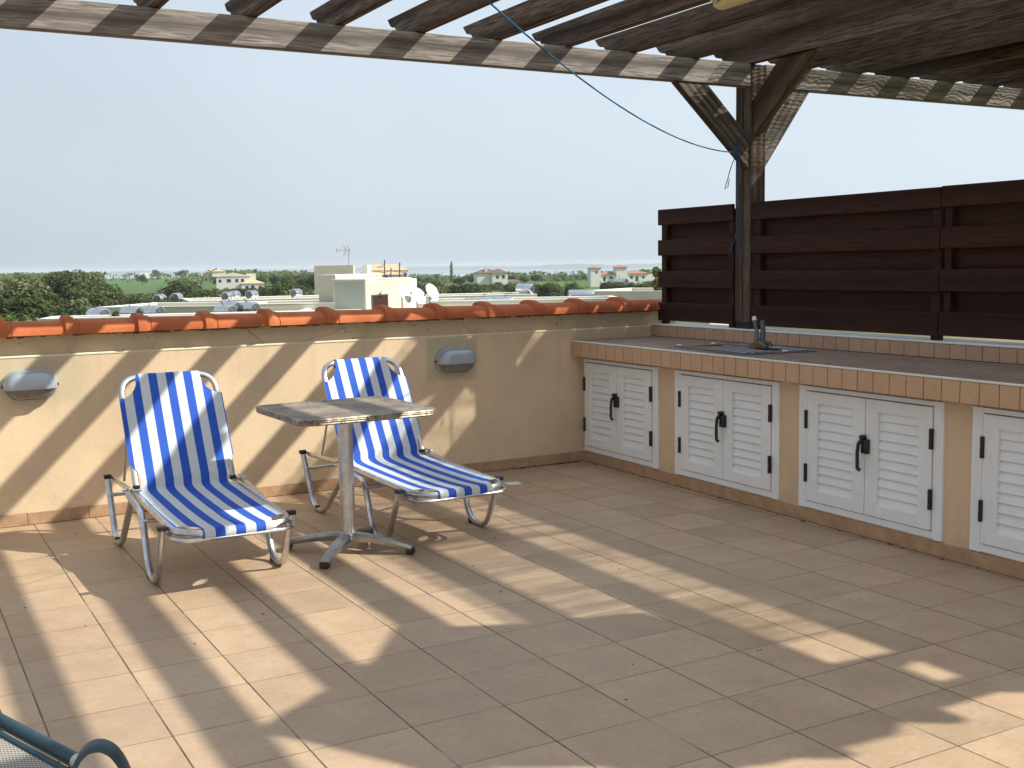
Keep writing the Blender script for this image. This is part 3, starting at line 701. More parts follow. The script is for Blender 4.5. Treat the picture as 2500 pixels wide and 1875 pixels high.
# roof sheets on the rafters; two unseen flat ones added to shape floor shade
def sheet(poly, mat, z=2.8775, corr=0.0, pitch=0.076, name='roof_or_shade_sheet'):
    bm = NB(); prism(bm, poly, z, z+0.004, 'z')
    if corr:
        bmesh.ops.triangulate(bm, faces=bm.faces[:])
    return P_(bm, name, mat)
def corrugated(x0, x1, y0, y1, mat, z=2.885, pitch=0.10, amp=0.008, along='x'):
    """waves run across y so the ridges are parallel to x"""
    bm = NB(); n = int((y1-y0)/pitch*8); A = []
    for k in range(n+1):
        y = y0+(y1-y0)*k/n; zz = z+amp*math.sin(2*PI*(y-y0)/pitch)
        A.append((bm.verts.new((x0, y, zz)), bm.verts.new((x1, y, zz))))
    for a, b in zip(A, A[1:]): bm.faces.new((a[0], a[1], b[1], b[0]))
    return P_(bm, 'roof_or_shade_sheet', mat, True)
corrugated(4.66, 7.7, -1.135, -0.60, 'clear')
corrugated(4.66, 5.255, -4.98, -1.137, 'clear', z=2.8855)
corrugated(5.257, 5.74, -5.62, -1.138, 'clear', z=2.8858)
corrugated(5.74, 9.2, -5.985, -1.139, 'sheet', z=2.8875)
sheet([(6.03, -5.98), (9.2, -5.98), (9.2, -6.36), (5.63, -6.33), (5.63, -6.26), (6.03, -6.26)], 'sheet')  # unseen strip, its notch cut to let a sun patch through
sheet([(3.47, -5.35), (3.60, -5.25), (3.82, -5.10), (4.05, -4.93), (4.27, -4.62), (4.45, -4.74), (4.75, -4.88), (5.22, -5.00), (5.29, -5.84), (5.735, -5.88), (5.735, -5.98), (5.62, -6.02), (5.62, -6.33), (5.30, -6.30), (5.15, -6.41), (4.66, -6.36), (3.79, -5.85), (3.58, -5.5)], 'sheet')  # unseen sheet, outlined after the shaded area of the floor
# strip light under a rafter
sl = thing('strip_light', 'yellowed fluorescent strip light fixed under the pergola rafters', 'light', (3.33, -2.24, 2.68))
bm = NB(); bbox(bm, -0.045, 0.065, -1.22, 0.0, 0.030, 0.0575, 0.008, seg=2); obj('housing', bm, 'strip', sl, smooth='auto')
bm = NB(); tube(bm, [(0.01, 0.005-1.2*k/6-0.02, 0.018) for k in range(7)], 0.03, 12, flat=(0.048, 0.024, (0, 0, 1))); obj('diffuser', bm, 'strip', sl, smooth='auto')
for yy in (-0.05, -0.62, -1.15):
    bm = NB(); bbox(bm, -0.052, -0.0455, yy-0.012, yy+0.012, 0.012, 0.056, 0.002); obj('clip', bm, 'alu_dull', sl)

# ================================================================== ROPE
K0 = Vector((4.60, -0.90, 2.15)); E0 = Vector((-0.06, -4.5, 2.74))
rope = thing('blue_rope', 'thin blue rope slung from the rafters to a knot on the post brace', 'rope', K0)
def ropepts(a, b, sag, n=40):
    return [a+(b-a)*(k/n)-Vector((0, 0, 4*sag*(k/n)*(1-k/n))) for k in range(n+1)]
bm = NB(); tube(bm, [p-K0 for p in ropepts(K0, E0, 0.26)], 0.0036, 6); tube(bm, [Vector((0, 0, 0)), Vector((0.05, 0.03, 0.06)), Vector((0.135, 0.04, 0.17))], 0.0032, 6)
obj('line', bm, 'rope', rope, smooth=True)
bm = NB()
for k in range(5): tube(bm, [(0.012*math.cos(a)+rnd.uniform(-.003, .003), 0.012*math.sin(a), -0.02+0.011*k+0.006*math.sin(2*a)) for a in [2*PI*i/10 for i in range(11)]], 0.006, 6, caps=False)
obj('knot', bm, 'rope', rope, smooth=True)
bm = NB()
tube(bm, [(0, 0, -.02), (-.03, .0, -.07), (-.055, 0, -.13), (-.07, .01, -.20)], 0.003, 6)
tube(bm, [(-.07, .01, -.19), (-.085, .01, -.24), (-.06, .01, -.225), (-.055, 0, -.17)], 0.003, 6)
tube(bm, [(0, 0, -.02), (.01, 0, -.15), (.012, 0, -.30), (.008, 0, -.45), (.02, 0, -.60), (.0, 0, -.72)], 0.003, 6)
tube(bm, [(.012, 0, -.02), (.035, 0, -.12), (.012, 0, -.28), (.05, 0, -.42), (.06, 0, -.50)], 0.0028, 6)
tube(bm, [(0.01, 0, -.54), (-.03, 0, -.60), (-.06, 0, -.68)], 0.0028, 6)
for k in range(3): tube(bm, [(0.01+0.010*math.cos(a), 0.010*math.sin(a), -0.55+0.009*k) for a in [2*PI*i/8 for i in range(9)]], 0.0045, 6, caps=False)
obj('loose_ends', bm, 'rope', rope, smooth=True)

# ================================================================== WALL LAMPS
def bulkhead(x, z, label):
    t = thing('wall_lamp', label, 'wall lamp', (x, YW, z), 0, 'oval bulkhead lamps on the parapet wall')
    HW, HH = 0.140, 0.083
    def oval(s, y, n=40):
        out = []
        for k in range(n):
            a = 2*PI*k/n; cx_ = (HW-HH)*(1 if math.cos(a) > 0 else -1)
            out.append((cx_*1.0+HH*s*math.cos(a)+ (0), y, HH*s*math.sin(a)))
        return out
    def shell(bm, secs, zmin=None, zmax=None):
        rings = []
        for s, y in secs:
            ring = []
            for (a, b, c) in oval(s, y):
                if zmin is not None and c < zmin: c = zmin
                if zmax is not None and c > zmax: c = zmax
                ring.append(bm.verts.new((a, b, c)))
            rings.append(ring)
        n = len(rings[0])
        for p, q in zip(rings, rings[1:]):
            for k in range(n):
                try: bm.faces.new((p[k], p[(k+1) % n], q[(k+1) % n], q[k]))
                except Exception: pass
        bm.faces.new(rings[-1])
        bmesh.ops.remove_doubles(bm, verts=bm.verts[:], dist=0.0004)
    bm = NB(); shell(bm, [(1.05, -0.001), (1.05, -0.020), (1.07, -0.026), (1.07, -0.036), (0.98, -0.040), (0.94, -0.034)]); obj('base', bm, 'lamp_grey', t, smooth='auto')
    bm = NB(); shell(bm, [(0.93, -0.028), (0.93, -0.050), (0.85, -0.070), (0.66, -0.082), (0.3, -0.086)], zmax=-0.0185); obj('glass', bm, 'lamp_glass', t, smooth='auto')
    bm = NB(); shell(bm, [(1.02, -0.029), (1.01, -0.055), (0.95, -0.080), (0.80, -0.098), (0.5, -0.106), (0.25, -0.108)], zmin=-0.018); obj('hood', bm, 'lamp_grey', t, smooth='auto')
    for s_ in (-1, 1):
        bm = NB(); cyl(bm, (s_*(HW+0.004), -0.012, 0), (s_*(HW+0.004), -0.034, 0), 0.006, 10); cyl(bm, (s_*(HW+0.004), -0.034, 0), (s_*(HW+0.004), -0.037, 0), 0.009, 10); obj('screw', bm, 'black', t)
bulkhead(0.355, 0.805, 'oval grey bulkhead lamp on the wall left of the front lounger')
bulkhead(3.047, 0.798, 'oval grey bulkhead lamp on the wall right of the rear lounger')

# ================================================================== LOUNGERS
def lounger_parts(t, sx=0):
    HX, LX = 0.247, 0.298
    for s_ in (-1, 1):
        # front U leg + side rail
        bm = NB()
        tube(bm, rounded([(s_*LX, -0.80, 0.30), (s_*LX, -0.655, 0.014), (s_*LX, -0.475, 0.014), (s_*LX, -0.375, 0.288), (s_*LX, -0.05, 0.325)], [0.07, 0.10, 0.07], 7), 0, 12, flat=(0.0135, 0.0175, (s_, 0, 0)), rib=0.07)
        leg = obj('leg', bm, 'alu', t, smooth='auto')
        bm = NB(); bbox(bm, s_*LX-0.020, s_*LX+0.020, -0.818, -0.782, 0.290, 0.312, 0.003); obj('end_cap', bm, 'black', leg)
        bm = NB(); bbox(bm, s_*LX-0.014, s_*LX+0.014, -0.50, -0.475, 0.001, 0.034, 0.003); obj('foot_clip', bm, 'black', leg)
        # rear U leg
        bm = NB()
        tube(bm, rounded([(s_*LX, -0.12, 0.30), (s_*LX, 0.20, 0.014), (s_*LX, 0.36, 0.014), (s_*LX, 0.52, 0.325)], [0.09, 0.07], 7), 0, 12, flat=(0.0135, 0.0175, (s_, 0, 0)), rib=0.07)
        leg = obj('leg', bm, 'alu', t, smooth='auto')
        bm = NB(); bbox(bm, s_*LX-0.020, s_*LX+0.020, 0.500, 0.536, 0.318, 0.340, 0.003); obj('end_cap', bm, 'black', leg)
        bm = NB(); bbox(bm, s_*LX-0.014, s_*LX+0.014, 0.30, 0.325, 0.001, 0.034, 0.003); obj('foot_clip', bm, 'black', leg)
        # rear rail and hinge
        bm = NB(); tube(bm, [(s_*(LX-.028), 0.50, 0.318), (s_*(LX-.028), 0.02, 0.33)], 0, 10, flat=(0.011, 0.014, (0, 0, 1))); obj('side_rail', bm, 'alu', t, smooth='auto')
        bm = NB(); bbox(bm, s_*0.288-0.003, s_*0.288+0.003, -0.035, 0.035, 0.316, 0.358, 0.001); cyl(bm, (s_*0.272, 0.0, 0.342), (s_*0.316, 0.0, 0.342), 0.008, 10); obj('hinge', bm, 'alu', t, smooth='auto')
        bm = NB(); bbox(bm, s_*HX-0.016, s_*HX+0.016, -0.014, 0.018, 0.340, 0.362, 0.004, mat=None); obj('tube_plug', bm, 'black', t)
    # cross bars
    for y_, z_, r_ in ((-0.775, 0.262, 0.011), (0.465, 0.235, 0.011), (-0.395, 0.255, 0.009)):
        bm = NB(); tube(bm, [(-0.30, y_, z_), (0.30, y_, z_)], r_, 10); obj('crossbar', bm, 'alu', t, smooth='auto')
    # seat frame: tube round the front
    bm = NB(); tube(bm, rounded([(-0.262, -0.02, 0.322), (-0.262, -0.60, 0.302), (-0.262, -0.955, 0.292), (0.262, -0.955, 0.292), (0.262, -0.60, 0.302), (0.262, -0.02, 0.322)], [0.1, 0.15, 0.15, 0.1], 9), 0, 12, flat=(0.016, 0.017, (0, 0, 1)), rib=0.07)
    tube(bm, rounded([(-0.272, -0.78, 0.272), (-0.272, -0.960, 0.266), (0.272, -0.960, 0.266), (0.272, -0.78, 0.272)], [0.15, 0.15], 9), 0, 12, flat=(0.012, 0.010, (0, 0, 1)), rib=0.06)
    obj('seat_frame', bm, 'alu', t, smooth='auto')
    # back frame
    top = Vector((0, 0.310, 0.880)); bot = Vector((0, 0.002, 0.352))
    def B(x, f): p = bot.lerp(top, f); return (x, p.y, p.z)
    bm = NB(); tube(bm, rounded([B(-HX, 0.0), B(-HX, 1.0), B(HX, 1.0), B(HX, 0.0)], [0.105, 0.105], 9), 0, 12, flat=(0.0165, 0.0165, (0, -1, 0.5)), rib=0.06)
    obj('back_frame', bm, 'alu', t, smooth='auto')
    # prop bar behind the back
    for x_ in (-0.24, 0.24):
        bm = NB(); tube(bm, [(x_, 0.20, 0.66), (x_, 0.36, 0.325)], 0.007, 8); obj('prop_bar', bm, 'alu', t, smooth='auto')
    # fabric: profile from under the seat front, over it, along seat, up the back, over the top
    prof = []     # (y, z, halfwidth)
    W = 0.266
    def add(y, z, w_): prof.append((y, z, w_))
    nrm = Vector((0, -(top.z-bot.z), top.y-bot.y)).normalized()
    # front wrap
    FW = 0.158
    for a in range(-4, 5):
        an = R(-150+ (a+4)*240/8); add(-1.030-0.019*math.cos(an+R(0)) if False else -1.030+0.020*math.sin(-R(90)-R(150-30*(a+4))*0)-0.0, 0.292, FW)
    prof.clear()
    for a in (-90, -60, -30, 0, 30, 60, 90):
        add(-0.955-0.019*math.cos(R(a)), 0.285+0.026*math.sin(R(a)), FW)
    for k in range(1, 9):        # widen with concave cut-out around the rounded frame corner
        q = k/8; add(-0.955+0.115*q, 0.312-0.002*q, FW+(W-FW)*(1-math.sqrt(max(0, 1-q**1.8)))*1.0)
    for k in range(1, 22):
        q = k/21; y = -0.840+0.785*q; add(y, 0.310+0.018*q-0.005*math.sin(PI*q), W)
    # hinge cut-outs and transition
    for k in range(1, 6):
        q = k/5; add(-0.055+0.05*q, 0.328+0.014*q*q, W-(W-0.222)*min(1, q*1.5))
    def BB(f, off): p = bot.lerp(top, f)+nrm*off; return p.y, p.z
    for k in range(0, 8):
        q = k/7; f = 0.035+0.155*q; y, z = BB(f, 0.019); add(y, z, 0.222+(0.268-0.222)*(q**2.2))
    for k in range(1, 20):
        q = k/19; f = 0.19+0.60*q; y, z = BB(f, 0.019); add(y, z, 0.268)
    for k in range(1, 12):
        q = (k/11)**1.6; f = 0.79+0.19*q; y, z = BB(f, 0.019); add(y, z, 0.168+(0.268-0.168)*(1-math.sqrt(max(0.0, 1-(1-q)**2))))
    for a in (30, 70, 110, 150, 190):
        p = top; y = p.y+0.018*(nrm.y*math.cos(R(a))+ (top-bot).normalized().y*math.sin(R(a))); z = p.z+0.018*(nrm.z*math.cos(R(a))+(top-bot).normalized().z*math.sin(R(a))); add(y, z, 0.165)
    add(BB(0.95, -0.016)[0], BB(0.95, -0.016)[1], 0.165)
    bm = NB(); nx = 24; rows = []
    for i, (y, z, hw_) in enumerate(prof):
        row = []
        for k in range(nx+1):
            u = -1+2*k/nx; sag = 0.005*(1-u*u)*(max(0.0, math.sin(PI*min(1.0, max(0.0, (z-0.36)/0.53))))**0.7 if (z > 0.36) else max(0.0, min(1.0, (y+0.94)/0.2)))
            edge = 0.0
            zz = z-(sag*(1 if y < -0.06 else 0.3) if z <= 0.36 else 0.0)+0.0015*noise.noise(Vector((u*3, y*5+sx, z*5)))
            yy = y+(sag*0.9 if z > 0.36 else 0.0)
            row.append(bm.verts.new((u*hw_, yy, zz)))
        rows.append(row)
    for a, b in zip(rows, rows[1:]):
        for k in range(nx): bm.faces.new((a[k], a[k+1], b[k+1], b[k]))
    # turned-over side hems
    for s_ in (0, nx):
        last = None
        for i, row in enumerate(rows):
            y, z, hw_ = prof[i]
            if hw_ < 0.27: last = None; continue
            sg = -1 if s_ == 0 else 1
            v1 = row[s_]; back = nrm*-0.024 if (z > 0.42) else Vector((0, 0, -0.024))
            v2 = bm.verts.new(v1.co+back+Vector((sg*0.004, 0, 0)))
            if last: bm.faces.new((last[0], v1, v2, last[1]))
            last = (v1, v2)
    obj('striped_sling', bm, 'fabric', t, smooth=True)
G_L = 'striped sun loungers by the wall'
t = thing('sun_lounger', 'blue and white striped lounger at the left, in front of the wall', 'sun lounger', (0.960, -0.868, 0), R(0.0), G_L)
lounger_parts(t)
t2 = thing('sun_lounger', 'blue and white striped lounger half hidden behind the square table', 'sun lounger', (2.150, -0.680, 0), R(2.5), G_L)
lounger_parts(t2, 3.3)

# ================================================================== TABLE
tb_ = thing('pedestal_table', 'square worn bistro table on an aluminium pedestal between the loungers', 'table', (1.642, -1.395, 0.003), R(1.5))
def rsq(h, r, n=7):
    out = []
    for cxs, cys, a0 in ((1, 1, 0), (-1, 1, 90), (-1, -1, 180), (1, -1, 270)):
        for k in range(n): a = R(a0+90*k/(n-1)); out.append((cxs*(h-r)+r*math.cos(a), cys*(h-r)+r*math.sin(a)))
    return out
bm = NB(); prism(bm, rsq(0.345, 0.065), 0.722, 0.7375); obj('table_top', bm, 'tabletop', tb_)
bm = NB(); n_ = len(rsq(.3, .05)); secs = [(0.340, 0.7378), (0.350, 0.7405), (0.3575, 0.7395), (0.361, 0.733), (0.358, 0.729), (0.3605, 0.725), (0.357, 0.719), (0.3595, 0.714), (0.354, 0.708), (0.335, 0.708), (0.335, 0.7215)]
rings = [[bm.verts.new((x, y, z+0.0012*noise.noise(Vector((x*14, y*14, 0))))) for x, y in rsq(h, 0.072)] for h, z in secs]
for p, q in zip(rings, rings[1:]):
    for k in range(n_): bm.faces.new((p[k], p[(k+1) % n_], q[(k+1) % n_], q[k]))
obj('edge_band', bm, 'tableedge', tb_, smooth='auto')
bm = NB(); cyl(bm, (0, 0, 0.085), (0, 0, 0.705), 0.0375, 32); bbox(bm, -0.11, 0.11, -0.03, 0.03, 0.700, 0.7215, 0.004); bbox(bm, -0.03, 0.03, -0.11, 0.11, 0.7005, 0.721, 0.004)
cyl(bm, (0, 0, 0.07), (0, 0, 0.10), 0.046, 32, 0.040); obj('column', bm, 'alu', tb_, smooth='auto')
for k in range(4):
    a = R(45+90*k+2)
    bm = NB(); rows = []
    for i in range(13):
        q = i/12; r_ = 0.025+0.315*q; zt_ = 0.098-0.055*q**1.7; th = 0.042-0.018*q; wd = 0.030-0.004*q+0.006*math.sin(PI*q)
        rows.append([(r_, -wd, zt_-0.012), (r_, -wd*0.6, zt_), (r_, wd*0.6, zt_), (r_, wd, zt_-0.012), (r_, wd*0.8, zt_-th), (r_, -wd*0.8, zt_-th)])
    rr = [[bm.verts.new(p) for p in row] for row in rows]
    for p, q in zip(rr, rr[1:]):
        for i in range(6): bm.faces.new((p[i], p[(i+1) % 6], q[(i+1) % 6], q[i]))
    bm.faces.new(rr[0][::-1]); bm.faces.new(rr[-1])
    bmesh.ops.rotate(bm, verts=bm.verts[:], cent=(0, 0, 0), matrix=Matrix.Rotation(a, 3, 'Z'))
    leg = obj('leg', bm, 'alu_dull', tb_, smooth='auto')
    bm = NB(); bbox(bm, 0.312, 0.348, -0.023, 0.023, 0.001, 0.032, 0.004); bmesh.ops.rotate(bm, verts=bm.verts[:], cent=(0, 0, 0), matrix=Matrix.Rotation(a, 3, 'Z')); obj('foot_pad', bm, 'black', leg)
bm = NB(); cyl(bm, (0.10, -0.03, 0.002), (0.10, -0.03, 0.006), 0.013, 12); cyl(bm, (0.10, -0.03, 0.006), (0.10, -0.03, 0.06), 0.003, 8); obj('levelling_screw', bm, 'trim', tb_)

# ================================================================== ARMCHAIR (bottom left corner)
ac = thing('garden_armchair', 'blue-green metal garden armchair with beige mesh seat in the bottom left corner', 'chair', (-0.42, -4.62, 0), 0)
def A(x, y, z): return Vector((x+0.42, y+4.62, z))
bm = NB(); tube(bm, [A(-0.262, -4.29, 0.70), A(-0.245, -4.345, 0.60), A(-0.234, -4.38, 0.573), A(-0.128, -4.668, 0.573)], 0.0135, 12); obj('side_tube', bm, 'chair_frame', ac, smooth='auto')
bm = NB(); cyl(bm, A(-0.1285, -4.666, 0.573), A(-0.1235, -4.679, 0.573), 0.0142, 14); obj('end_cap', bm, 'chair_cap', ac, smooth='auto')
for dx_c in (0.0, -0.56):
    bm = NB(); tube(bm, [A(-0.266+dx_c, -4.36, 0.566), A(-0.144+dx_c, -4.70, 0.566), A(-0.128+dx_c, -4.745, 0.566)], 0.007, 8); obj('inner_rail', bm, 'chair_frame', ac, smooth='auto')
bm = NB(); tube(bm, [A(-0.83, -4.20, 0.70), A(-0.847, -4.36, 0.585), A(-0.83, -4.40, 0.575), A(-0.745, -4.655, 0.575)], 0.0145, 12); obj('side_tube', bm, 'chair_frame', ac, smooth='auto')
bm = NB(); g_ = []
for i in range(9):
    q = i/8; g_.append([bm.verts.new(A(-0.268-0.555*j/8+0.138*q, -4.36-0.385*q, 0.567-0.012*math.sin(PI*j/8))) for j in range(9)])
for a, b in zip(g_, g_[1:]):
    for j in range(8): bm.faces.new((a[j], a[j+1], b[j+1], b[j]))
obj('mesh_seat', bm, 'sling', ac, smooth=True)
bm = NB(); g_ = []
for i in range(7):
    q = i/6; g_.append([bm.verts.new(A(-0.255-0.56*j/8+0.03*q, -4.36+0.16*q, 0.56+0.13*q)) for j in range(9)])
for a, b in zip(g_, g_[1:]):
    for j in range(8): bm.faces.new((a[j], a[j+1], b[j+1], b[j]))
obj('mesh_back', bm, 'sling', ac, smooth=True)
for s_ in (0, 1):
    o_ = Vector((-0.70*s_, 0, 0))
    bm = NB()
    arc = [A(-0.140, -4.675, 0.535), A(-0.133, -4.676, 0.568), A(-0.122, -4.678, 0.589), A(-0.106, -4.680, 0.600), A(-0.088, -4.683, 0.600), A(-0.070, -4.686, 0.588), A(-0.056, -4.690, 0.565), A(-0.046, -4.695, 0.535), A(-0.038, -4.70, 0.49), A(-0.034, -4.705, 0.42)]
    arc = rounded([p+o_ for p in arc], 0.02, 4)
    nn = []
    for i, p in enumerate(arc):
        t_ = (arc[min(i+1, len(arc)-1)]-arc[max(i-1, 0)]).normalized(); wv_ = Vector((0.30, 0.954, 0)); nv = wv_.cross(t_).normalized()
        nn.append([bm.verts.new(p+wv_*a_*0.025+nv*b_*0.0045) for a_, b_ in ((-1, -.4), (-.8, 1), (.8, 1), (1, -.4), (.8, -1), (-.8, -1))])
    for p, q in zip(nn, nn[1:]):
        for i in range(6): bm.faces.new((p[i], p[(i+1) % 6], q[(i+1) % 6], q[i]))
    bm.faces.new(nn[0][::-1]); bm.faces.new(nn[-1]); obj('armrest', bm, 'chair_frame', ac, smooth='auto')
    bm = NB(); tube(bm, [A(-0.140, -4.66, 0.56)+o_, A(-0.150, -4.70, 0.30)+o_, A(-0.170, -4.86, 0.014)+o_], 0.012, 10); obj('leg', bm, 'chair_frame', ac, smooth='auto')
    bm = NB(); tube(bm, [A(-0.232, -4.37, 0.575)+o_*0.9, A(-0.26, -4.33, 0.30)+o_*0.95, A(-0.30, -4.24, 0.014)+o_], 0.012, 10); obj('leg', bm, 'chair_frame', ac, smooth='auto')

# small litter on the floor
bm = NB()
for px_, py_ in ((0.10, -1.55), (0.29, -1.95), (0.62, -2.43), (1.86, -1.93), (1.52, -1.55), (2.05, -2.0), (1.95, -2.45), (2.5, -1.5), (2.42, -1.56), (3.2, -3.35), (2.4, -3.62), (1.9, -3.5), (1.7, -3.75), (2.62, -2.4), (0.95, -2.2), (3.4, -0.05), (3.75, -0.25), (2.95, 0.10), (0.5, -0.2)):
    for k in range(rnd.choice((1, 1, 2))):
        mt = Matrix.Translation((px_+rnd.uniform(-.012, .012), py_+rnd.uniform(-.012, .012), 0.003)) @ Matrix.Rotation(rnd.uniform(0, 3), 4, 'Z') @ Matrix.Diagonal((rnd.uniform(.7, 1.8), 0.8, 0.6, 1))
        bmesh.ops.create_icosphere(bm, subdivisions=1, radius=0.0036, matrix=mt)
k = 0
while k < 150:      # crumbs gathered along the skirting
    if k % 3: x_, y_ = 3.4+0.63*rnd.random()**0.6, YW-0.014-abs(rnd.gauss(0, .012))
    else: y_ = -3.4+3.5*rnd.random()**0.8; x_ = 4.034+SL*(y_-KY)-0.016-abs(rnd.gauss(0, .010))
    mt = Matrix.Translation((x_, y_, 0.003)) @ Matrix.Rotation(rnd.uniform(0, 3), 4, 'Z') @ Matrix.Diagonal((rnd.uniform(.6, 3.2), 0.8, 0.7, 1))
    bmesh.ops.create_icosphere(bm, subdivisions=1, radius=0.0042, matrix=mt); k += 1
tag(obj('floor_debris', bm, 'bark'), 'dark crumbs and grit scattered on the terrace tiles', 'debris', kind='stuff')
bm = NB(); mt = Matrix.Translation((3.22, -0.30, 0.003)) @ Matrix.Rotation(R(-12), 4, 'Z')
bbox(bm, -0.05, 0.05, -0.05, 0.05, -0.0025, 0.002, 0.001, mat=mt); tag(obj('drain_cover', bm, 'trim'), 'small pale square drain cover in the floor near the back corner', 'drain cover')

# ================================================================== NEIGHBOURING ROOFS
def roof_building(name, label, org, ang, w_, d_, top, par=0.38, bottom=-8.0, wallm='wwall'):
    t = thing(name, label, 'building', (org[0], org[1], bottom), ang)
    z1 = top-bottom; th = 0.28
    bm = NB(); box(bm, 0.004, w_-.004, 0.004, d_-.004, 0, z1-par); obj('walls', bm, wallm, t)
    bm = NB()
    for a in ((0, w_, 0, th), (0, w_, d_-th, d_), (0, th, th, d_-th), (w_-th, w_, th, d_-th)): box(bm, *a, z1-par-0.01, z1-0.03)
    obj('parapet', bm, wallm, t)
    bm = NB()
    for a in ((-.02, w_+.02, -.02, th+.02), (-.02, w_+.02, d_-th-.02, d_+.02), (-.02, th+.02, th+.02, d_-th-.02), (w_-th-.02, w_+.02, th+.02, d_-th-.02)): box(bm, *a, z1-0.03, z1)
    obj('coping', bm, 'membrane', t)
    bm = NB(); box(bm, th+.03, w_-th-.03, th+.03, d_-th-.03, z1-par+0.001, z1-par+0.02); obj('roof', bm, 'membrane', t)
    return t
roof_building('flat_roof_building', 'flat white roof with boilers just beyond the left end of the parapet', (5.03, 38.86), R(-19), 12.0, 2.3, -0.30)
roof_building('flat_roof_building', 'flat roof with grey-cream side wall carrying two boilers below the trees', (8.95, 50.84), R(-38), 6.3, 6.3, -0.30)
roof_building('flat_roof_building', 'cream flat roof behind the pair of boilers left of the stair block', (14.9, 56.9), R(-10), 9.5, 6.5, -0.30)
roof_building('flat_roof_building', 'low cream flat roof directly left of the tall stair block', (14.62, 49.1), R(-20), 5.6, 5.2, -0.32)
roof_building('flat_roof_building', 'cream flat roof terrace carrying the tall stair block', (17.2, 45.2), R(-25), 13.5, 8.0, -0.60, 0.3)
roof_building('flat_roof_building', 'cream flat roof with one striped boiler right of the satellite dishes', (24.6, 52.4), R(-14), 9.0, 5.0, -0.30)
roof_building('flat_roof_building', 'long low cream roof just above the parapet right of the dishes', (23.6, 44.1), R(-27), 9.5, 4.0, -0.30)
roof_building('flat_roof_building', 'grey-sided flat roof at the right, under the red roofed towers', (38.25, 53.6), R(-60), 8.8, 8.0, -0.30)
# stair block
sb = thing('stair_block', 'tall cream rooftop stair block with a dark door and an aerial', 'building', (20.88, 45.8, -0.9), R(37))
bm = NB(); box(bm, 0, 4.65, 0, 1.9, 0, 1.70); obj('walls', bm, 'wwall', sb)
bm = NB(); box(bm, -.03, 4.68, -.03, 1.93, 1.70, 1.73); obj('coping', bm, 'membrane', sb)
bm = NB(); box(bm, 0.35, 5.0, 1.94, 2.95, 0, 1.93); obj('walls', bm, 'wwall', sb)
bm = NB(); box(bm, .32, 5.03, 1.935, 2.98, 1.93, 1.96); obj('coping', bm, 'membrane', sb)
bm = NB(); box(bm, 4.652, 5.85, 0.3, 0.6, 0, 1.66); obj('side_wall', bm, 'hwall', sb)
bm = NB(); box(bm, -0.012, 0.05, 0.12, 1.80, 0.05, 1.60); obj('shade_panel', bm, 'shaded_wall', sb)  # panel colour puts shade on the block's left face
dr = None
bm = NB(); box(bm, 0.52, 0.60, -0.04, -0.002, 0, 0.93); box(bm, 2.06, 2.14, -0.04, -0.002, 0, 0.93); box(bm, 0.60, 2.06, -0.04, -0.002, 0.86, 0.93); fr_ = obj('door_frame', bm, 'iron', sb)
bm = NB(); box(bm, 0.60, 2.06, -0.02, -0.003, 0, 0.86)
for k in range(7): box(bm, 0.68, 1.25, -0.035, -0.021, 0.02+k*0.06, 0.045+k*0.06)
obj('door', bm, 'fence', sb)
bm = NB(); bmesh.ops.create_cone(bm, cap_ends=True, segments=16, radius1=0.14, radius2=0.04, depth=0.14, matrix=Matrix.Translation((1.4, -0.13, 1.05))); obj('door_lamp', bm, 'dish', sb, smooth='auto')
bm = NB(); box(bm, 3.6, 3.95, 2.0, 2.35, 1.96, 2.42); obj('chimney', bm, 'hwall', sb)
for (a, b, h) in ((4.5, 1.5, 0.95), (5.6, 1.2, 0.8), (5.0, 1.4, 0.5)):
    bm = NB(); tube(bm, [(a, b, 1.73), (a+.02, b, 1.73+h*0.6), (a+.05, b, 1.73+h)], 0.035, 8); obj('pole', bm, 'iron', sb)
bm = NB(); tube(bm, [(4.0, 1.9, 2.1), (4.5, 1.5, 2.0), (5.0, 1.4, 2.1), (5.6, 1.2, 2.0)], 0.02, 6); obj('cable', bm, 'iron', sb)
# aerial
an = thing('tv_aerial', 'grey television aerial on a mast above the stair block', 'aerial', (21.11, 48.59, 1.03))
bm = NB(); cyl(bm, (0, 0, 0), (0.06, 0.05, 1.32), 0.018, 8); obj('mast', bm, 'alu_dull', an)
bm = NB(); ex_ = Vector((0.93, -0.37, 0)); ey_ = Vector((0.37, 0.93, 0)); top_ = Vector((0.06, 0.05, 1.25))
def Q3(a, b, c): return top_+ex_*a+ey_*b+Vector((0, 0, c))
tube(bm, [Q3(-0.62, -.1, 0), Q3(0.06, 0, 0)], 0.012, 6); tube(bm, [Q3(-0.60, -.1, 0.09), Q3(-0.05, 0, 0.03)], 0.007, 6); tube(bm, [Q3(-0.60, -.1, -0.09), Q3(-0.05, 0, -0.03)], 0.007, 6)
for a in (-0.20, 0.0):
    for s_ in (-1, 1):
        for dx in (0.0, 0.05): tube(bm, [Q3(a+dx+0.03, 0, 0), Q3(a+dx-0.09, 0, s_*0.26)], 0.010, 6)
bbox(bm, -.02, .02, -.02, .02, -.1, .1, 0.002, mat=Matrix.Translation(Q3(-0.62, -.1, 0)))
obj('antenna_elements', bm, 'alu_dull', an)
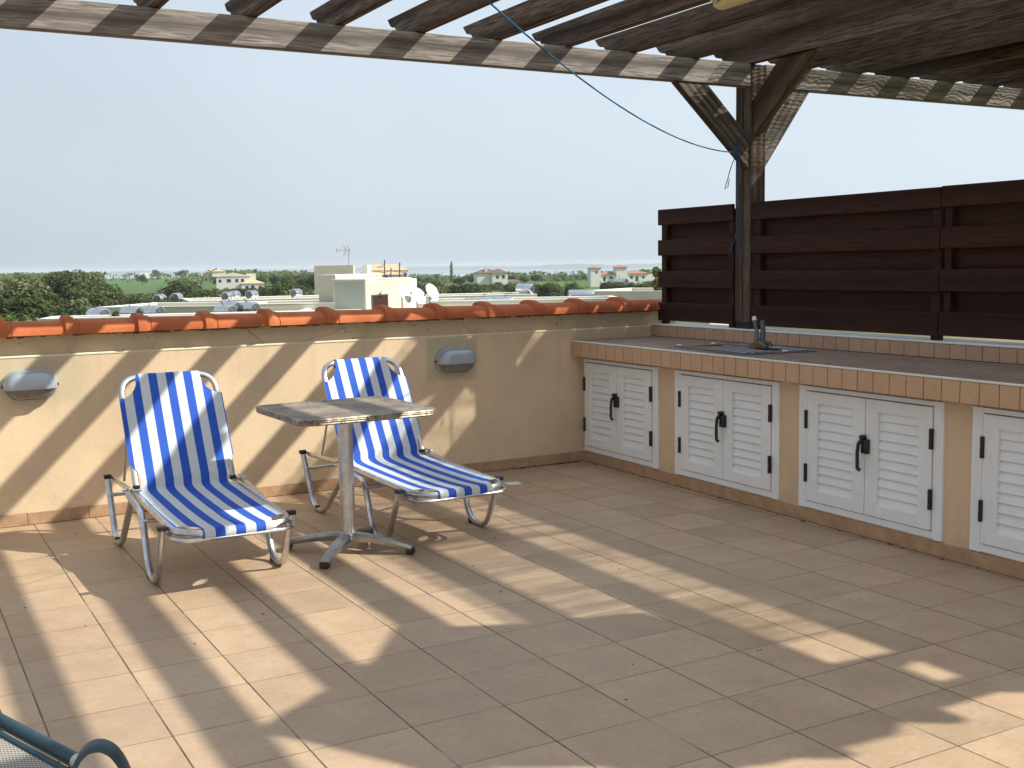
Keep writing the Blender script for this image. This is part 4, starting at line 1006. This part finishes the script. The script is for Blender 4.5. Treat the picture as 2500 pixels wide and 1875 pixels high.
# satellite dishes
def sat(loc, label, rad=0.47, rz=0.0):
    t = thing('satellite_dish', label, 'satellite dish', loc, rz, 'white satellite dishes beside the stair block')
    tilt = Matrix.Rotation(R(-28), 4, 'X')
    bm = NB(); rings = []
    for i in range(7):
        r_ = rad*i/6+0.001; rings.append([bm.verts.new(tilt @ Vector((r_*math.cos(2*PI*k/28), -0.35*r_*r_, r_*1.08*math.sin(2*PI*k/28)))) for k in range(28)])
    for p, q in zip(rings, rings[1:]):
        for k in range(28): bm.faces.new((p[k], p[(k+1) % 28], q[(k+1) % 28], q[k]))
    obj('reflector', bm, 'dish', t, smooth=True)
    bm = NB(); tube(bm, [tilt @ Vector((0, 0, -rad*1.05)), tilt @ Vector((0.02, -0.42, -0.16))], 0.012, 6); bbox(bm, -.03, .03, -.05, .05, -.04, .04, 0.004, mat=Matrix.Translation(tilt @ Vector((0.02, -0.42, -0.14)))); obj('feed_arm', bm, 'iron', t)
    bm = NB(); cyl(bm, (0, 0.12, -1.0), (0, 0.12, -0.1), 0.03, 10); tube(bm, [(0, 0.12, -0.15), (0, 0.0, -0.05)], 0.03, 8); obj('mount', bm, 'iron', t)
sat((22.89, 45.70, 0.02), 'white satellite dish nearest the stair block door, partly cut by the wall', 0.47, R(35))
sat((23.52, 45.35, -0.09), 'white satellite dish in the middle, lowest of the three', 0.43, R(18))
sat((24.55, 45.96, 0.10), 'white satellite dish farthest right, standing clear of the wall', 0.42, R(22))

# boilers (horizontal steel water tanks)
def boiler(x, y, z, rz, label, r_=0.27, l_=0.95, lab=False, tilt=0):
    t = thing('water_tank', label, 'water tank', (x, y, z), rz, 'steel solar boilers on the white roofs')
    zc = 0.30+r_
    bm = NB(); n = 24; secs = [(-l_/2-.05, r_*.80), (-l_/2-.02, r_*.95), (-l_/2, r_), (l_/2, r_), (l_/2+.02, r_*.95), (l_/2+.05, r_*.80)]
    rg = [[bm.verts.new((a, rr*math.cos(2*PI*k/n), zc+rr*math.sin(2*PI*k/n))) for k in range(n)] for a, rr in secs]
    for p, q in zip(rg, rg[1:]):
        for k in range(n): bm.faces.new((p[k], p[(k+1) % n], q[(k+1) % n], q[k]))
    obj('tank_body', bm, 'tank', t, smooth='auto')
    for s_ in (-1, 1):
        bm = NB(); cyl(bm, (s_*(l_/2+.045), 0, zc), (s_*(l_/2+.06), 0, zc), r_*.78, 20); cyl(bm, (s_*(l_/2+.06), 0, zc), (s_*(l_/2+.10), 0, zc), r_*.3, 12); obj('tank_end', bm, 'tank_end', t, smooth='auto')
    for a in (-l_*.3, l_*.3):
        bm = NB(); tube(bm, [(a, -.25, 0), (a, -.12, 0.34), (a, .12, 0.34), (a, .25, 0)], 0.025, 6); obj('stand_leg', bm, 'iron', t)
    bm = NB(); tube(bm, [(l_*.2, 0, zc+r_), (l_*.2, 0, zc+r_+.10), (l_*.35, 0, zc+r_+.12)], 0.02, 6); obj('valve', bm, 'iron', t)
    if lab:
        bm = NB(); g_ = []
        for k in range(7):
            a = R(205+k*8); g_.append([bm.verts.new((xx, (r_+.003)*math.cos(a), zc-(r_+.003)*math.sin(a))) for xx in (l_*.05, l_*.32)])
        for p, q in zip(g_, g_[1:]): bm.faces.new((p[0], p[1], q[1], q[0]))
        obj('blue_label', bm, 'tank_label', t)
TZ = -0.95
for a in [
 (7.55, 41.5, TZ, R(112), 'steel boiler farthest left behind the ridge tiles, blue label showing', .30, 0.9, True),
 (9.15, 42.9, TZ, R(118), 'rear left boiler of the overlapping pair behind the left ridge tiles', .30, 0.9, True),
 (9.80, 42.1, TZ, R(118), 'front right boiler of the overlapping pair behind the left ridge tiles', .31, 0.9, True),
 (13.6, 58.2, TZ+.22, R(55), 'left one of two shiny boilers standing below the left trees', .26, 0.75, False),
 (14.7, 58.9, TZ+.26, R(60), 'right one of two shiny boilers standing below the left trees', .26, 0.75, False),
 (17.35, 58.0, TZ+.26, R(52), 'left boiler of the pair beside the yellow-green shrub', .26, 0.75, False),
 (18.45, 60.5, TZ+.26, R(52), 'right boiler of the pair beside the yellow-green shrub', .26, 0.75, False),
 (18.9, 58.4, TZ+.30, R(45), 'single boiler just right of the yellow-green shrub', .26, 0.7, False),
 (12.9, 42.2, TZ-.05, R(112), 'lowest boiler left of the labelled pair, mostly behind the tiles', .30, 0.9, True),
 (13.45, 43.2, TZ+.05, R(112), 'left boiler of the labelled pair under the shrub', .30, 0.8, True),
 (14.05, 42.6, TZ+.02, R(112), 'right boiler of the labelled pair under the shrub', .30, 0.9, True),
 (21.7, 58.8, TZ+.30, R(40), 'single boiler on a stand left of the stair block', .27, 0.6, False),
 (33.1, 51.2, TZ+.36, R(118), 'striped boiler on the roof right of the dishes', .29, 0.95, False),
 (26.0, 43.6, TZ-.02, R(-24), 'left bluish boiler of the pair behind the ridge tiles below the grey villa', .26, 1.2, False),
 (27.1, 43.2, TZ-.02, R(-24), 'right bluish boiler of the pair behind the ridge tiles below the grey villa', .26, 1.0, False),
 (33.2, 45.3, TZ+.10, R(-24), 'bluish boiler behind the ridge tiles left of the small cypress', .28, 1.3, False),
 (47.2, 61.6, TZ+.42, R(100), 'boiler on the right roof left of the tall dark cypress', .28, 1.0, False),
 (49.2, 57.8, TZ+.44, R(95), 'boiler on the right roof just right of the tall dark cypress', .28, 1.1, False),
 (50.3, 57.0, TZ+.44, R(110), 'boiler farthest right on the roof beside the fence edge', .28, 1.1, False)]: boiler(*a)

# ================================================================== HOUSES
def hip(bm, x0, x1, y0, y1, z, h, ov=0.5, ridge=None):
    x0 -= ov; x1 += ov; y0 -= ov; y1 += ov; w_, d_ = x1-x0, y1-y0; m_ = min(w_, d_)/2
    if ridge is None: ridge = m_
    cy_, cx_ = (y0+y1)/2, (x0+x1)/2
    b = [bm.verts.new(p) for p in ((x0, y0, z), (x1, y0, z), (x1, y1, z), (x0, y1, z))]
    if w_ >= d_: r1, r2_ = bm.verts.new((x0+ridge, cy_, z+h)), bm.verts.new((x1-ridge, cy_, z+h)); fs = ((b[0], b[1], r2_, r1), (b[2], b[3], r1, r2_), (b[1], b[2], r2_), (b[3], b[0], r1))
    else: r1, r2_ = bm.verts.new((cx_, y0+ridge, z+h)), bm.verts.new((cx_, y1-ridge, z+h)); fs = ((b[0], b[1], r1), (b[1], b[2], r2_, r1), (b[2], b[3], r2_), (b[3], b[0], r1, r2_))
    for f in fs: bm.faces.new(f)
    bm.faces.new(b[::-1])
def house(label, org, rz, blocks, roofm, wallm='hwall', windows=(), chim=None, name='house', ground=-8.0, sc_=1.0):
    t = thing(name, label, 'house', (org[0], org[1], ground), R(rz)); t.scale = (sc_, sc_, min(1.0, sc_*1.12))
    for (x0, x1, y0, y1, z0, z1, rh) in blocks:
        bm = NB(); box(bm, x0, x1, y0, y1, z0, z1); obj('walls', bm, wallm, t)
        if rh > 0: bm = NB(); hip(bm, x0, x1, y0, y1, z1, rh); obj('roof', bm, roofm, t)
        elif rh < 0:
            bm = NB(); prism(bm, [(x0-.4, z1), (x1+.4, z1), ((x0+x1)/2, z1-rh)], y0-.4, y1+.4, 'y'); obj('roof', bm, roofm, t)
            bm = NB(); prism(bm, [(x0, z1), (x1, z1), ((x0+x1)/2, z1-rh-.25)], y0-.41, y0-.39, 'y'); obj('gable', bm, wallm, t)
    for (face, u, z, ww, hh_, pos) in windows:
        bm = NB(); f2 = NB()
        if face == 'f': box(bm, u, u+ww, pos-.06, pos-.03, z, z+hh_); box(f2, u-.1, u+ww+.1, pos-.03, pos-.01, z-.1, z+hh_+.1)
        else: box(bm, pos-.06, pos-.03, u, u+ww, z, z+hh_); box(f2, pos-.03, pos-.01, u-.1, u+ww+.1, z-.1, z+hh_+.1)
        wf = obj('window', f2, 'hwall', t); obj('pane', bm, 'glass', wf)
    if chim: bm = NB(); box(bm, *chim); obj('chimney', bm, 'hwall', t)
    return t
house('white two storey villa with tan roofs among the trees at the left', (125, 473), -15,
  [(2, 20, 0, 10, 0, 7.0, -2.0), (0, 7, 3, 9, 7.0, 9.6, 1.0), (18, 23, 2, 9, 0, 8.2, 0), (15, 27, -9, -0.5, 0, 3.6, 1.6)], 'roof_tan', 'hwall',
  [('f', 7.5, 4.2, 2.2, 1.6, 0), ('f', 12.0, 4.2, 1.6, 1.6, 0), ('f', 15.0, 4.2, 1.6, 1.6, 0), ('f', 3.2, 4.2, 1.4, 1.4, 0), ('f', 17, 0.8, 1.6, 1.6, -9), ('f', 20, 0.5, 1.8, 2.1, -9), ('f', 24, 0.8, 1.6, 1.6, -9)], sc_=0.78)
house('long peach roofed villa with a chimney behind the stair block', (160, 392), -22,
  [(0, 17, 0, 9, 0, 7.9, 2.3), (-1, 15, -4, -0.4, 0, 6.3, 1.2)], 'roof_tan', 'hwall', [('f', 3, 5.2, 1.2, 0.9, -4), ('f', 8, 5.2, 1.2, 0.9, -4), ('f', 15.4, 5.4, 1.0, 1.4, 0)], (7.0, 7.9, 1.5, 2.4, 8.0, 10.6))
house('grey and white villa with dark hipped roof by the right green field', (203, 381), -18,
  [(0, 9, 2, 10, 0, 6.2, 1.7), (5.5, 11.5, 0, 8, 0, 6.2, 1.6), (10.6, 17, 1, 6, 0, 2.6, 1.0)], 'roof_brown', 'hwall',
  [('f', 7.0, 4.0, 1.0, 1.3, 0), ('f', 9.4, 4.0, 1.0, 1.3, 0), ('f', 6.5, 1.0, 2.6, 1.6, 0), ('f', 12.0, 0.8, 1.6, 1.2, 1), ('f', 14.4, 0.8, 1.2, 1.2, 1)], (3.2, 4.2, 3.2, 4.2, 6.2, 8.6))
house('white house with two red capped towers beside the fence edge', (246, 368), -18,
  [(0, 4.2, 0, 4.5, 0, 7.4, 0.9), (4.2, 10.5, 1, 8, 0, 4.8, 1.2), (10.5, 15, 0, 4.5, 0, 7.6, 0.9), (15, 24, 1, 8, 0, 5.0, 1.2), (24, 29, 1.5, 7, 0, 4.6, 0)], 'roof_red', 'hwall',
  [('f', 2.0, 5.4, .8, .8, 0), ('f', 5.4, 2.2, 1.0, 1.8, 1), ('f', 8.0, 3.0, 1.2, 1.0, 1), ('f', 16.4, 3.0, 1.2, 1.1, 1), ('f', 18.8, 2.0, 1.0, 1.9, 1), ('f', 21.5, 3.0, .9, .9, 1), ('f', 16.4, 0.6, 1.2, 1.0, 1)])
house('small pale concrete hut behind the stair block roof', (25.6, 66.5), -25, [(0, 2.6, 0, 2.6, 6.0, 9.55, 0)], 'roof_tan', 'wwall', name='rooftop_hut')
house('tiny white farmhouse under the palm beyond the rooftops', (78, 205), -20, [(0, 8, 0, 5, 0, 2.6, 0)], 'roof_tan', 'hwall', [('f', 2, 0.9, 1.2, 1.0, 0), ('f', 5, 0.9, 1.2, 1.0, 0)])

# ================================================================== TREES
def crown_mesh(seed, shape='round', faces=1500, leaf=0.055):
    """unit-height crown from z=.25 to 1, leafy clumps spread through lobes"""
    r_ = random.Random(seed); bm = NB(); lobes = []
    if shape == 'round':
        for k in range(11):
            a = r_.uniform(0, 2*PI); rr = r_.uniform(0.0, 0.36); z = r_.uniform(0.40, 0.80)-rr*0.15
            lobes.append((Vector((rr*math.cos(a), rr*math.sin(a), z)), r_.uniform(0.12, 0.21)))
    elif shape == 'flat':
        for k in range(13):
            a = r_.uniform(0, 2*PI); rr = r_.uniform(0.05, 0.50); z = r_.uniform(0.62, 0.84)-rr*0.12
            lobes.append((Vector((rr*math.cos(a), rr*math.sin(a), z)), r_.uniform(0.10, 0.17)))
    else:
        for k in range(9):
            z = 0.08+0.86*k/8; lobes.append((Vector((r_.uniform(-.02, .02), r_.uniform(-.02, .02), z)), 0.105*math.sin(PI*min(0.97, (z*0.86+0.14)))**0.7+0.01))
    for i in range(faces):
        c, R_ = r_.choice(lobes)
        d = Vector((r_.gauss(0, 1), r_.gauss(0, 1), r_.gauss(0, 1))).normalized()
        p = c+d*R_*(r_.random()**0.33)*Vector((1, 1, 0.8)).length/1.62
        s = leaf*r_.uniform(0.55, 1.35)
        nv = (d+Vector((r_.gauss(0, .6), r_.gauss(0, .6), r_.gauss(0, .6)+0.3))).normalized(); u = nv.orthogonal().normalized(); v = nv.cross(u)
        an_ = r_.uniform(0, PI); u, v = u*math.cos(an_)+v*math.sin(an_), v*math.cos(an_)-u*math.sin(an_)
        n_ = 5; vs = [bm.verts.new(p+(u*math.cos(2*PI*k/n_)+v*math.sin(2*PI*k/n_)*0.7)*s*r_.uniform(0.6, 1.1)) for k in range(n_)]
        bm.faces.new(vs)
    me = bpy.data.meshes.new('crown'); bm.to_mesh(me); bm.free(); return me, lobes
def trunk_mesh(seed, lobes, r0=0.022):
    r_ = random.Random(seed); bm = NB()
    tube(bm, [(0, 0, -0.04), (0.01, 0.0, 0.2), (0.0, 0.015, 0.42)], r0, 7); 
    for c, _ in lobes[:5]: tube(bm, [(0.0, 0.01, 0.3), (c.x*0.4, c.y*0.4, 0.3+(c.z-.3)*.55), (c.x*.9, c.y*.9, c.z)], r0*0.45, 5)
    me = bpy.data.meshes.new('trunk'); bm.to_mesh(me); bm.free(); me.materials.append(M_['bark']); return me
VAR = {}
for nm, shp, mat_, cnt, fc, lf in (('pine', 'round', 'leaf', 5, 3600, 0.030), ('flat', 'flat', 'leaf', 3, 3000, 0.029), ('olive', 'round', 'olive', 3, 3000, 0.030), ('cypress', 'column', 'cypress', 2, 1500, 0.022)):
    VAR[nm] = []
    for k in range(cnt):
        me, lob = crown_mesh(hash((nm == 'pine', nm == 'flat', nm == 'olive', k)) % 10000+k, shp, fc, lf); me.materials.append(M_[mat_])
        VAR[nm].append((me, trunk_mesh(k, lob if shp != 'column' else [])))
def tree(kind, x, y, h, label, group=None, name=None, wide=1.0, z=-8.0, r_=rnd):
    me, tr = r_.choice(VAR[kind])
    nm = name or {'pine': 'pine_tree', 'flat': 'umbrella_pine', 'olive': 'olive_tree', 'cypress': 'cypress'}[kind]
    t = thing(nm, label, 'tree', (x, y, z), r_.uniform(0, 6.28), group)
    for n_, m_ in (('crown', me), ('trunk', tr)):
        o = bpy.data.objects.new(n_, m_); C.objects.link(o); o.parent = t; o.scale = (h*wide, h*wide, h)
    return t
def ang(x, y): return math.degrees(math.atan2(x-CAM.x, y-CAM.y))
def infield(x, y):
    az = ang(x, y); d = math.hypot(x, y)
    if 9.0 < az < 14.6 and d > 540: return True
    if 30.0 < az < 34.2 and 290 < d < 530: return True
    return False
HB = [(128, 474, 18), (140, 468, 12), (160, 392, 20), (203, 381, 20), (214, 376, 16), (246, 368, 20), (258, 364, 20), (78, 205, 8)]
pts = []; tr_ = random.Random(21); tries = 0
def clear_of(x, y, dmin):
    for (a, b) in pts:
        if (a-x)**2+(b-y)**2 < dmin*dmin: return False
    for (a, b, r_) in HB:
        # keep houses and the view line to them open
        az = ang(x, y); da = math.degrees(math.atan2(r_*0.8, math.hypot(a, b)))
        if abs(az-ang(a, b)) < da*0.75 and 0 < math.hypot(a, b)-math.hypot(x, y) < 110: return False
        if (a-x)**2+(b-y)**2 < r_*r_: return False
    return True
zones = [  # az0, az1, d0, d1, count, min spacing, group, mix
 (4.0, 15.5, 72, 185, 95, 6.6, 'near', ('pine', 'pine', 'olive', 'olive', 'flat')),
 (4.0, 22.5, 185, 330, 62, 10.0, 'mid', ('pine', 'pine', 'flat', 'olive')),
 (13.5, 24.5, 100, 185, 20, 8.5, 'near', ('pine', 'flat', 'olive')),
 (9.0, 15.5, 74, 215, 62, 6.4, 'mid', ('pine', 'olive', 'flat')),
 (22.0, 37.5, 210, 330, 34, 11.0, 'right', ('pine', 'flat', 'olive')),
 (4.0, 38.5, 330, 560, 62, 15.0, 'back', ('pine', 'flat', 'pine'))]
def tlabel(kind, azd, d, h, wide):
    size = 'low' if h < 4.2 else ('tall' if h > 7.4 else ('broad' if wide > 1.18 else 'medium'))
    tone = {'pine': 'bushy pine', 'olive': 'pale olive tree', 'flat': 'flat topped pine'}[kind]
    where = next(w_ for a_, w_ in ((7, 'at the left edge of the photo'), (9.3, 'left of the green field'), (11.6, 'under the left half of the green field'), (14.2, 'just left of the tan roofed villa'), (17, 'by the tan roofed villa'),
        (19.4, 'just left of the stair block'), (22.5, 'behind the stair block'), (25.6, 'beside the peach roofed villa'), (27.6, 'right of the satellite dishes'), (30, 'by the grey villa'), (32.8, 'by the right green field'), (99, 'by the red roofed towers')) if azd < a_)
    depth = 'in the front row' if d < 105 else ('in the second row' if d < 145 else ('in the third row' if d < 200 else ('farther back' if d < 340 else 'on the skyline')))
    return size+' '+tone+' '+depth+' '+where
for az0, az1, d0, d1, cnt, sp_, zn, mixk in zones:
    got = 0; tries = 0
    while got < cnt and tries < 6000:
        tries += 1; az = R(tr_.uniform(az0, az1)); d = math.sqrt(tr_.uniform(d0*d0, d1*d1)); x = CAM.x+d*math.sin(az); y = CAM.y+d*math.cos(az)
        if infield(x, y) or not clear_of(x, y, sp_): continue
        kind = tr_.choice(mixk); pts.append((x, y)); got += 1
        h = tr_.uniform(5.2, 7.2) if zn == 'near' else tr_.uniform(6.0, 8.6) if zn == 'mid' else tr_.uniform(5.0, 7.2) if zn == 'right' else tr_.uniform(7.0, 9.6)
        if zn == 'near' and az < R(9) and tr_.random() < .3: h *= 1.2
        azd = math.degrees(az)
        if azd < 9 and 150 < d < 330: h *= 1.22
        if 10.0 < azd < 13.1: h = min(h, 9.35-0.0182*d)
        if 8.8 < azd < 10.0: h = min(h, 9.3-0.008*d)
        for (ha, hb, hr) in HB:
            dh_ = math.hypot(ha, hb)
            if d < dh_ and abs(azd-ang(ha, hb)) < math.degrees(math.atan2(hr*0.75, dh_)): h = min(h, 9.4-0.0150*d)
        if azd > 23: h = min(h, 9.35-0.0088*d)
        elif azd > 14: h = min(h, 9.45-0.005*d)
        if h < 2.6: continue
        wd_ = tr_.uniform(1.0, 1.35)
        tree(kind, x, y, h, tlabel(kind, azd, d, h, wd_), {'pine': 'bushy pines', 'olive': 'pale olive trees', 'flat': 'flat topped pines'}[kind]+' beyond the parapet', wide=wd_, r_=tr_)
tree('olive', 142, 700, 7.5, 'lone round tree standing in the left green field', name='field_tree', wide=1.2, r_=tr_)
tree('pine', 232, 1080, 11, 'left dark tree of the two at the far end of the green field', name='field_tree', wide=1.3, r_=tr_)
tree('pine', 262, 1110, 10, 'right dark tree of the two at the far end of the green field', name='field_tree', wide=1.3, r_=tr_)
tree('cypress', 7.9, 39.9, 1.5+5.6, 'tip of a small brownish cypress between the far left boilers', z=-7.1, wide=0.45, r_=tr_)
tree('cypress', 15.05, 46.0, 7.4, 'yellow-green shrub tip rising between the boilers left of the stair block', z=-7.35, name='columnar_shrub', wide=0.9, r_=tr_)
tree('cypress', 44.2, 53.2, 8.2, 'tall dark cypress in front of the right roof near the fence', z=-6.9, wide=0.75, r_=tr_)
tree('cypress', 37.8, 50.9, 6.6, 'small cypress tip just above the ridge tiles at the right', z=-7.3, wide=0.6, r_=tr_)
tree('cypress', 171, 402, 8, 'slim dark cypress by the left green field', z=-8, wide=0.7, r_=tr_)
tree('cypress', 300, 600, 12, 'slim cypress on the right skyline', z=-8, wide=0.8, r_=tr_)
# palm
pl = thing('palm_tree', 'feathery palm above the trees left of the stair block', 'tree', (62.5, 165.5, -8.0))
bm = NB(); tube(bm, [(0, 0, 0), (.1, 0, 3), (0, .1, 5.2)], 0.22, 8); obj('trunk', bm, 'bark', pl, smooth=True)
bm = NB()
for k in range(26):
    a = 2*PI*k/26+rnd.uniform(-.1, .1); ln = rnd.uniform(1.7, 2.3); up_ = rnd.uniform(0.1, 1.3); prevp = None
    for i in range(7):
        q = i/6; p = Vector((math.cos(a)*ln*q, math.sin(a)*ln*q, 5.2+up_*q-1.5*q*q)); wv_ = Vector((-math.sin(a), math.cos(a), -0.5))*(0.34*(1-q)+0.06)
        cur = (bm.verts.new(p+wv_), bm.verts.new(p), bm.verts.new(p+Vector((math.sin(a), -math.cos(a), -0.5))*(0.34*(1-q)+0.06)))
        if prevp: bm.faces.new((prevp[0], prevp[1], cur[1], cur[0])); bm.faces.new((prevp[1], prevp[2], cur[2], cur[1]))
        prevp = cur
obj('crown', bm, 'olive', pl)
# far woodland and shrub belts: reads as one mass
def belt(name, label, n, az0, az1, d0, d1, h0, h1, seed, mat_='leaf'):
    r_ = random.Random(seed); bm = NB()
    for i in range(n):
        az = R(r_.uniform(az0, az1)); d = r_.uniform(d0, d1); x = d*math.sin(az); y = d*math.cos(az)
        if infield(x, y) and r_.random() < .93: continue
        h = r_.uniform(h0, h1); g0 = gz(x, y)
        for k in range(26):
            p = Vector((x+r_.gauss(0, h*.38), y+r_.gauss(0, h*.38), g0+h*r_.uniform(0.12, 0.95)**0.8)); s = h*r_.uniform(0.10, 0.22)
            u = Vector((r_.gauss(0, 1), r_.gauss(0, 1), r_.gauss(0, .5))).normalized(); v = u.orthogonal().normalized()
            bm.faces.new([bm.verts.new(p+(u*math.cos(2*PI*j/5)+v*math.sin(2*PI*j/5)*.8)*s) for j in range(5)])
    return tag(obj(name, bm, mat_), label, 'woodland', kind='stuff')
belt('undergrowth', 'low scrub filling the gaps under the near trees', 420, 3, 25, 80, 330, 1.5, 3.6, 5)
belt('undergrowth', 'low scrub around the right hand villas', 260, 22, 38.5, 190, 460, 1.2, 3.0, 6, 'olive')
belt('far_woodland', 'hazy line of distant trees along the left horizon', 800, 2, 20, 640, 1500, 5, 9, 8)
belt('far_woodland', 'hazy low trees on the land falling towards the sea', 1100, 20, 40, 560, 2200, 4, 7, 9)
# distant tiny white buildings by the coast
bm = NB(); r_ = random.Random(4)
for k in range(90):
    az = R(r_.uniform(6, 38)); d = r_.uniform(1700, 3100); x, y = d*math.sin(az), d*math.cos(az); s = r_.uniform(6, 16); g0 = gz(x, y)
    box(bm, x-s, x+s, y-6, y+6, g0, g0+r_.uniform(5, 13))
tag(obj('far_town', bm, 'hwall'), 'tiny pale buildings scattered along the distant coast', 'town', kind='stuff')

# ================================================================== HAZE
bm = NB(); box(bm, -4500, 15000, -4500, 15000, -43.5, 16.0)
hm = bpy.data.materials.new('haze'); hm.use_nodes = True; ht = hm.node_tree; ht.nodes.clear()
pv = ht.nodes.new('ShaderNodeVolumePrincipled'); pv.inputs['Color'].default_value = (0.86, 0.93, 1.0, 1); pv.inputs['Density'].default_value = 0.00013; pv.inputs['Anisotropy'].default_value = 0.0
ho = ht.nodes.new('ShaderNodeOutputMaterial'); ht.links.new(pv.outputs[0], ho.inputs['Volume'])
M_['haze'] = hm
tag(obj('haze', bm, 'haze'), kind='stuff')
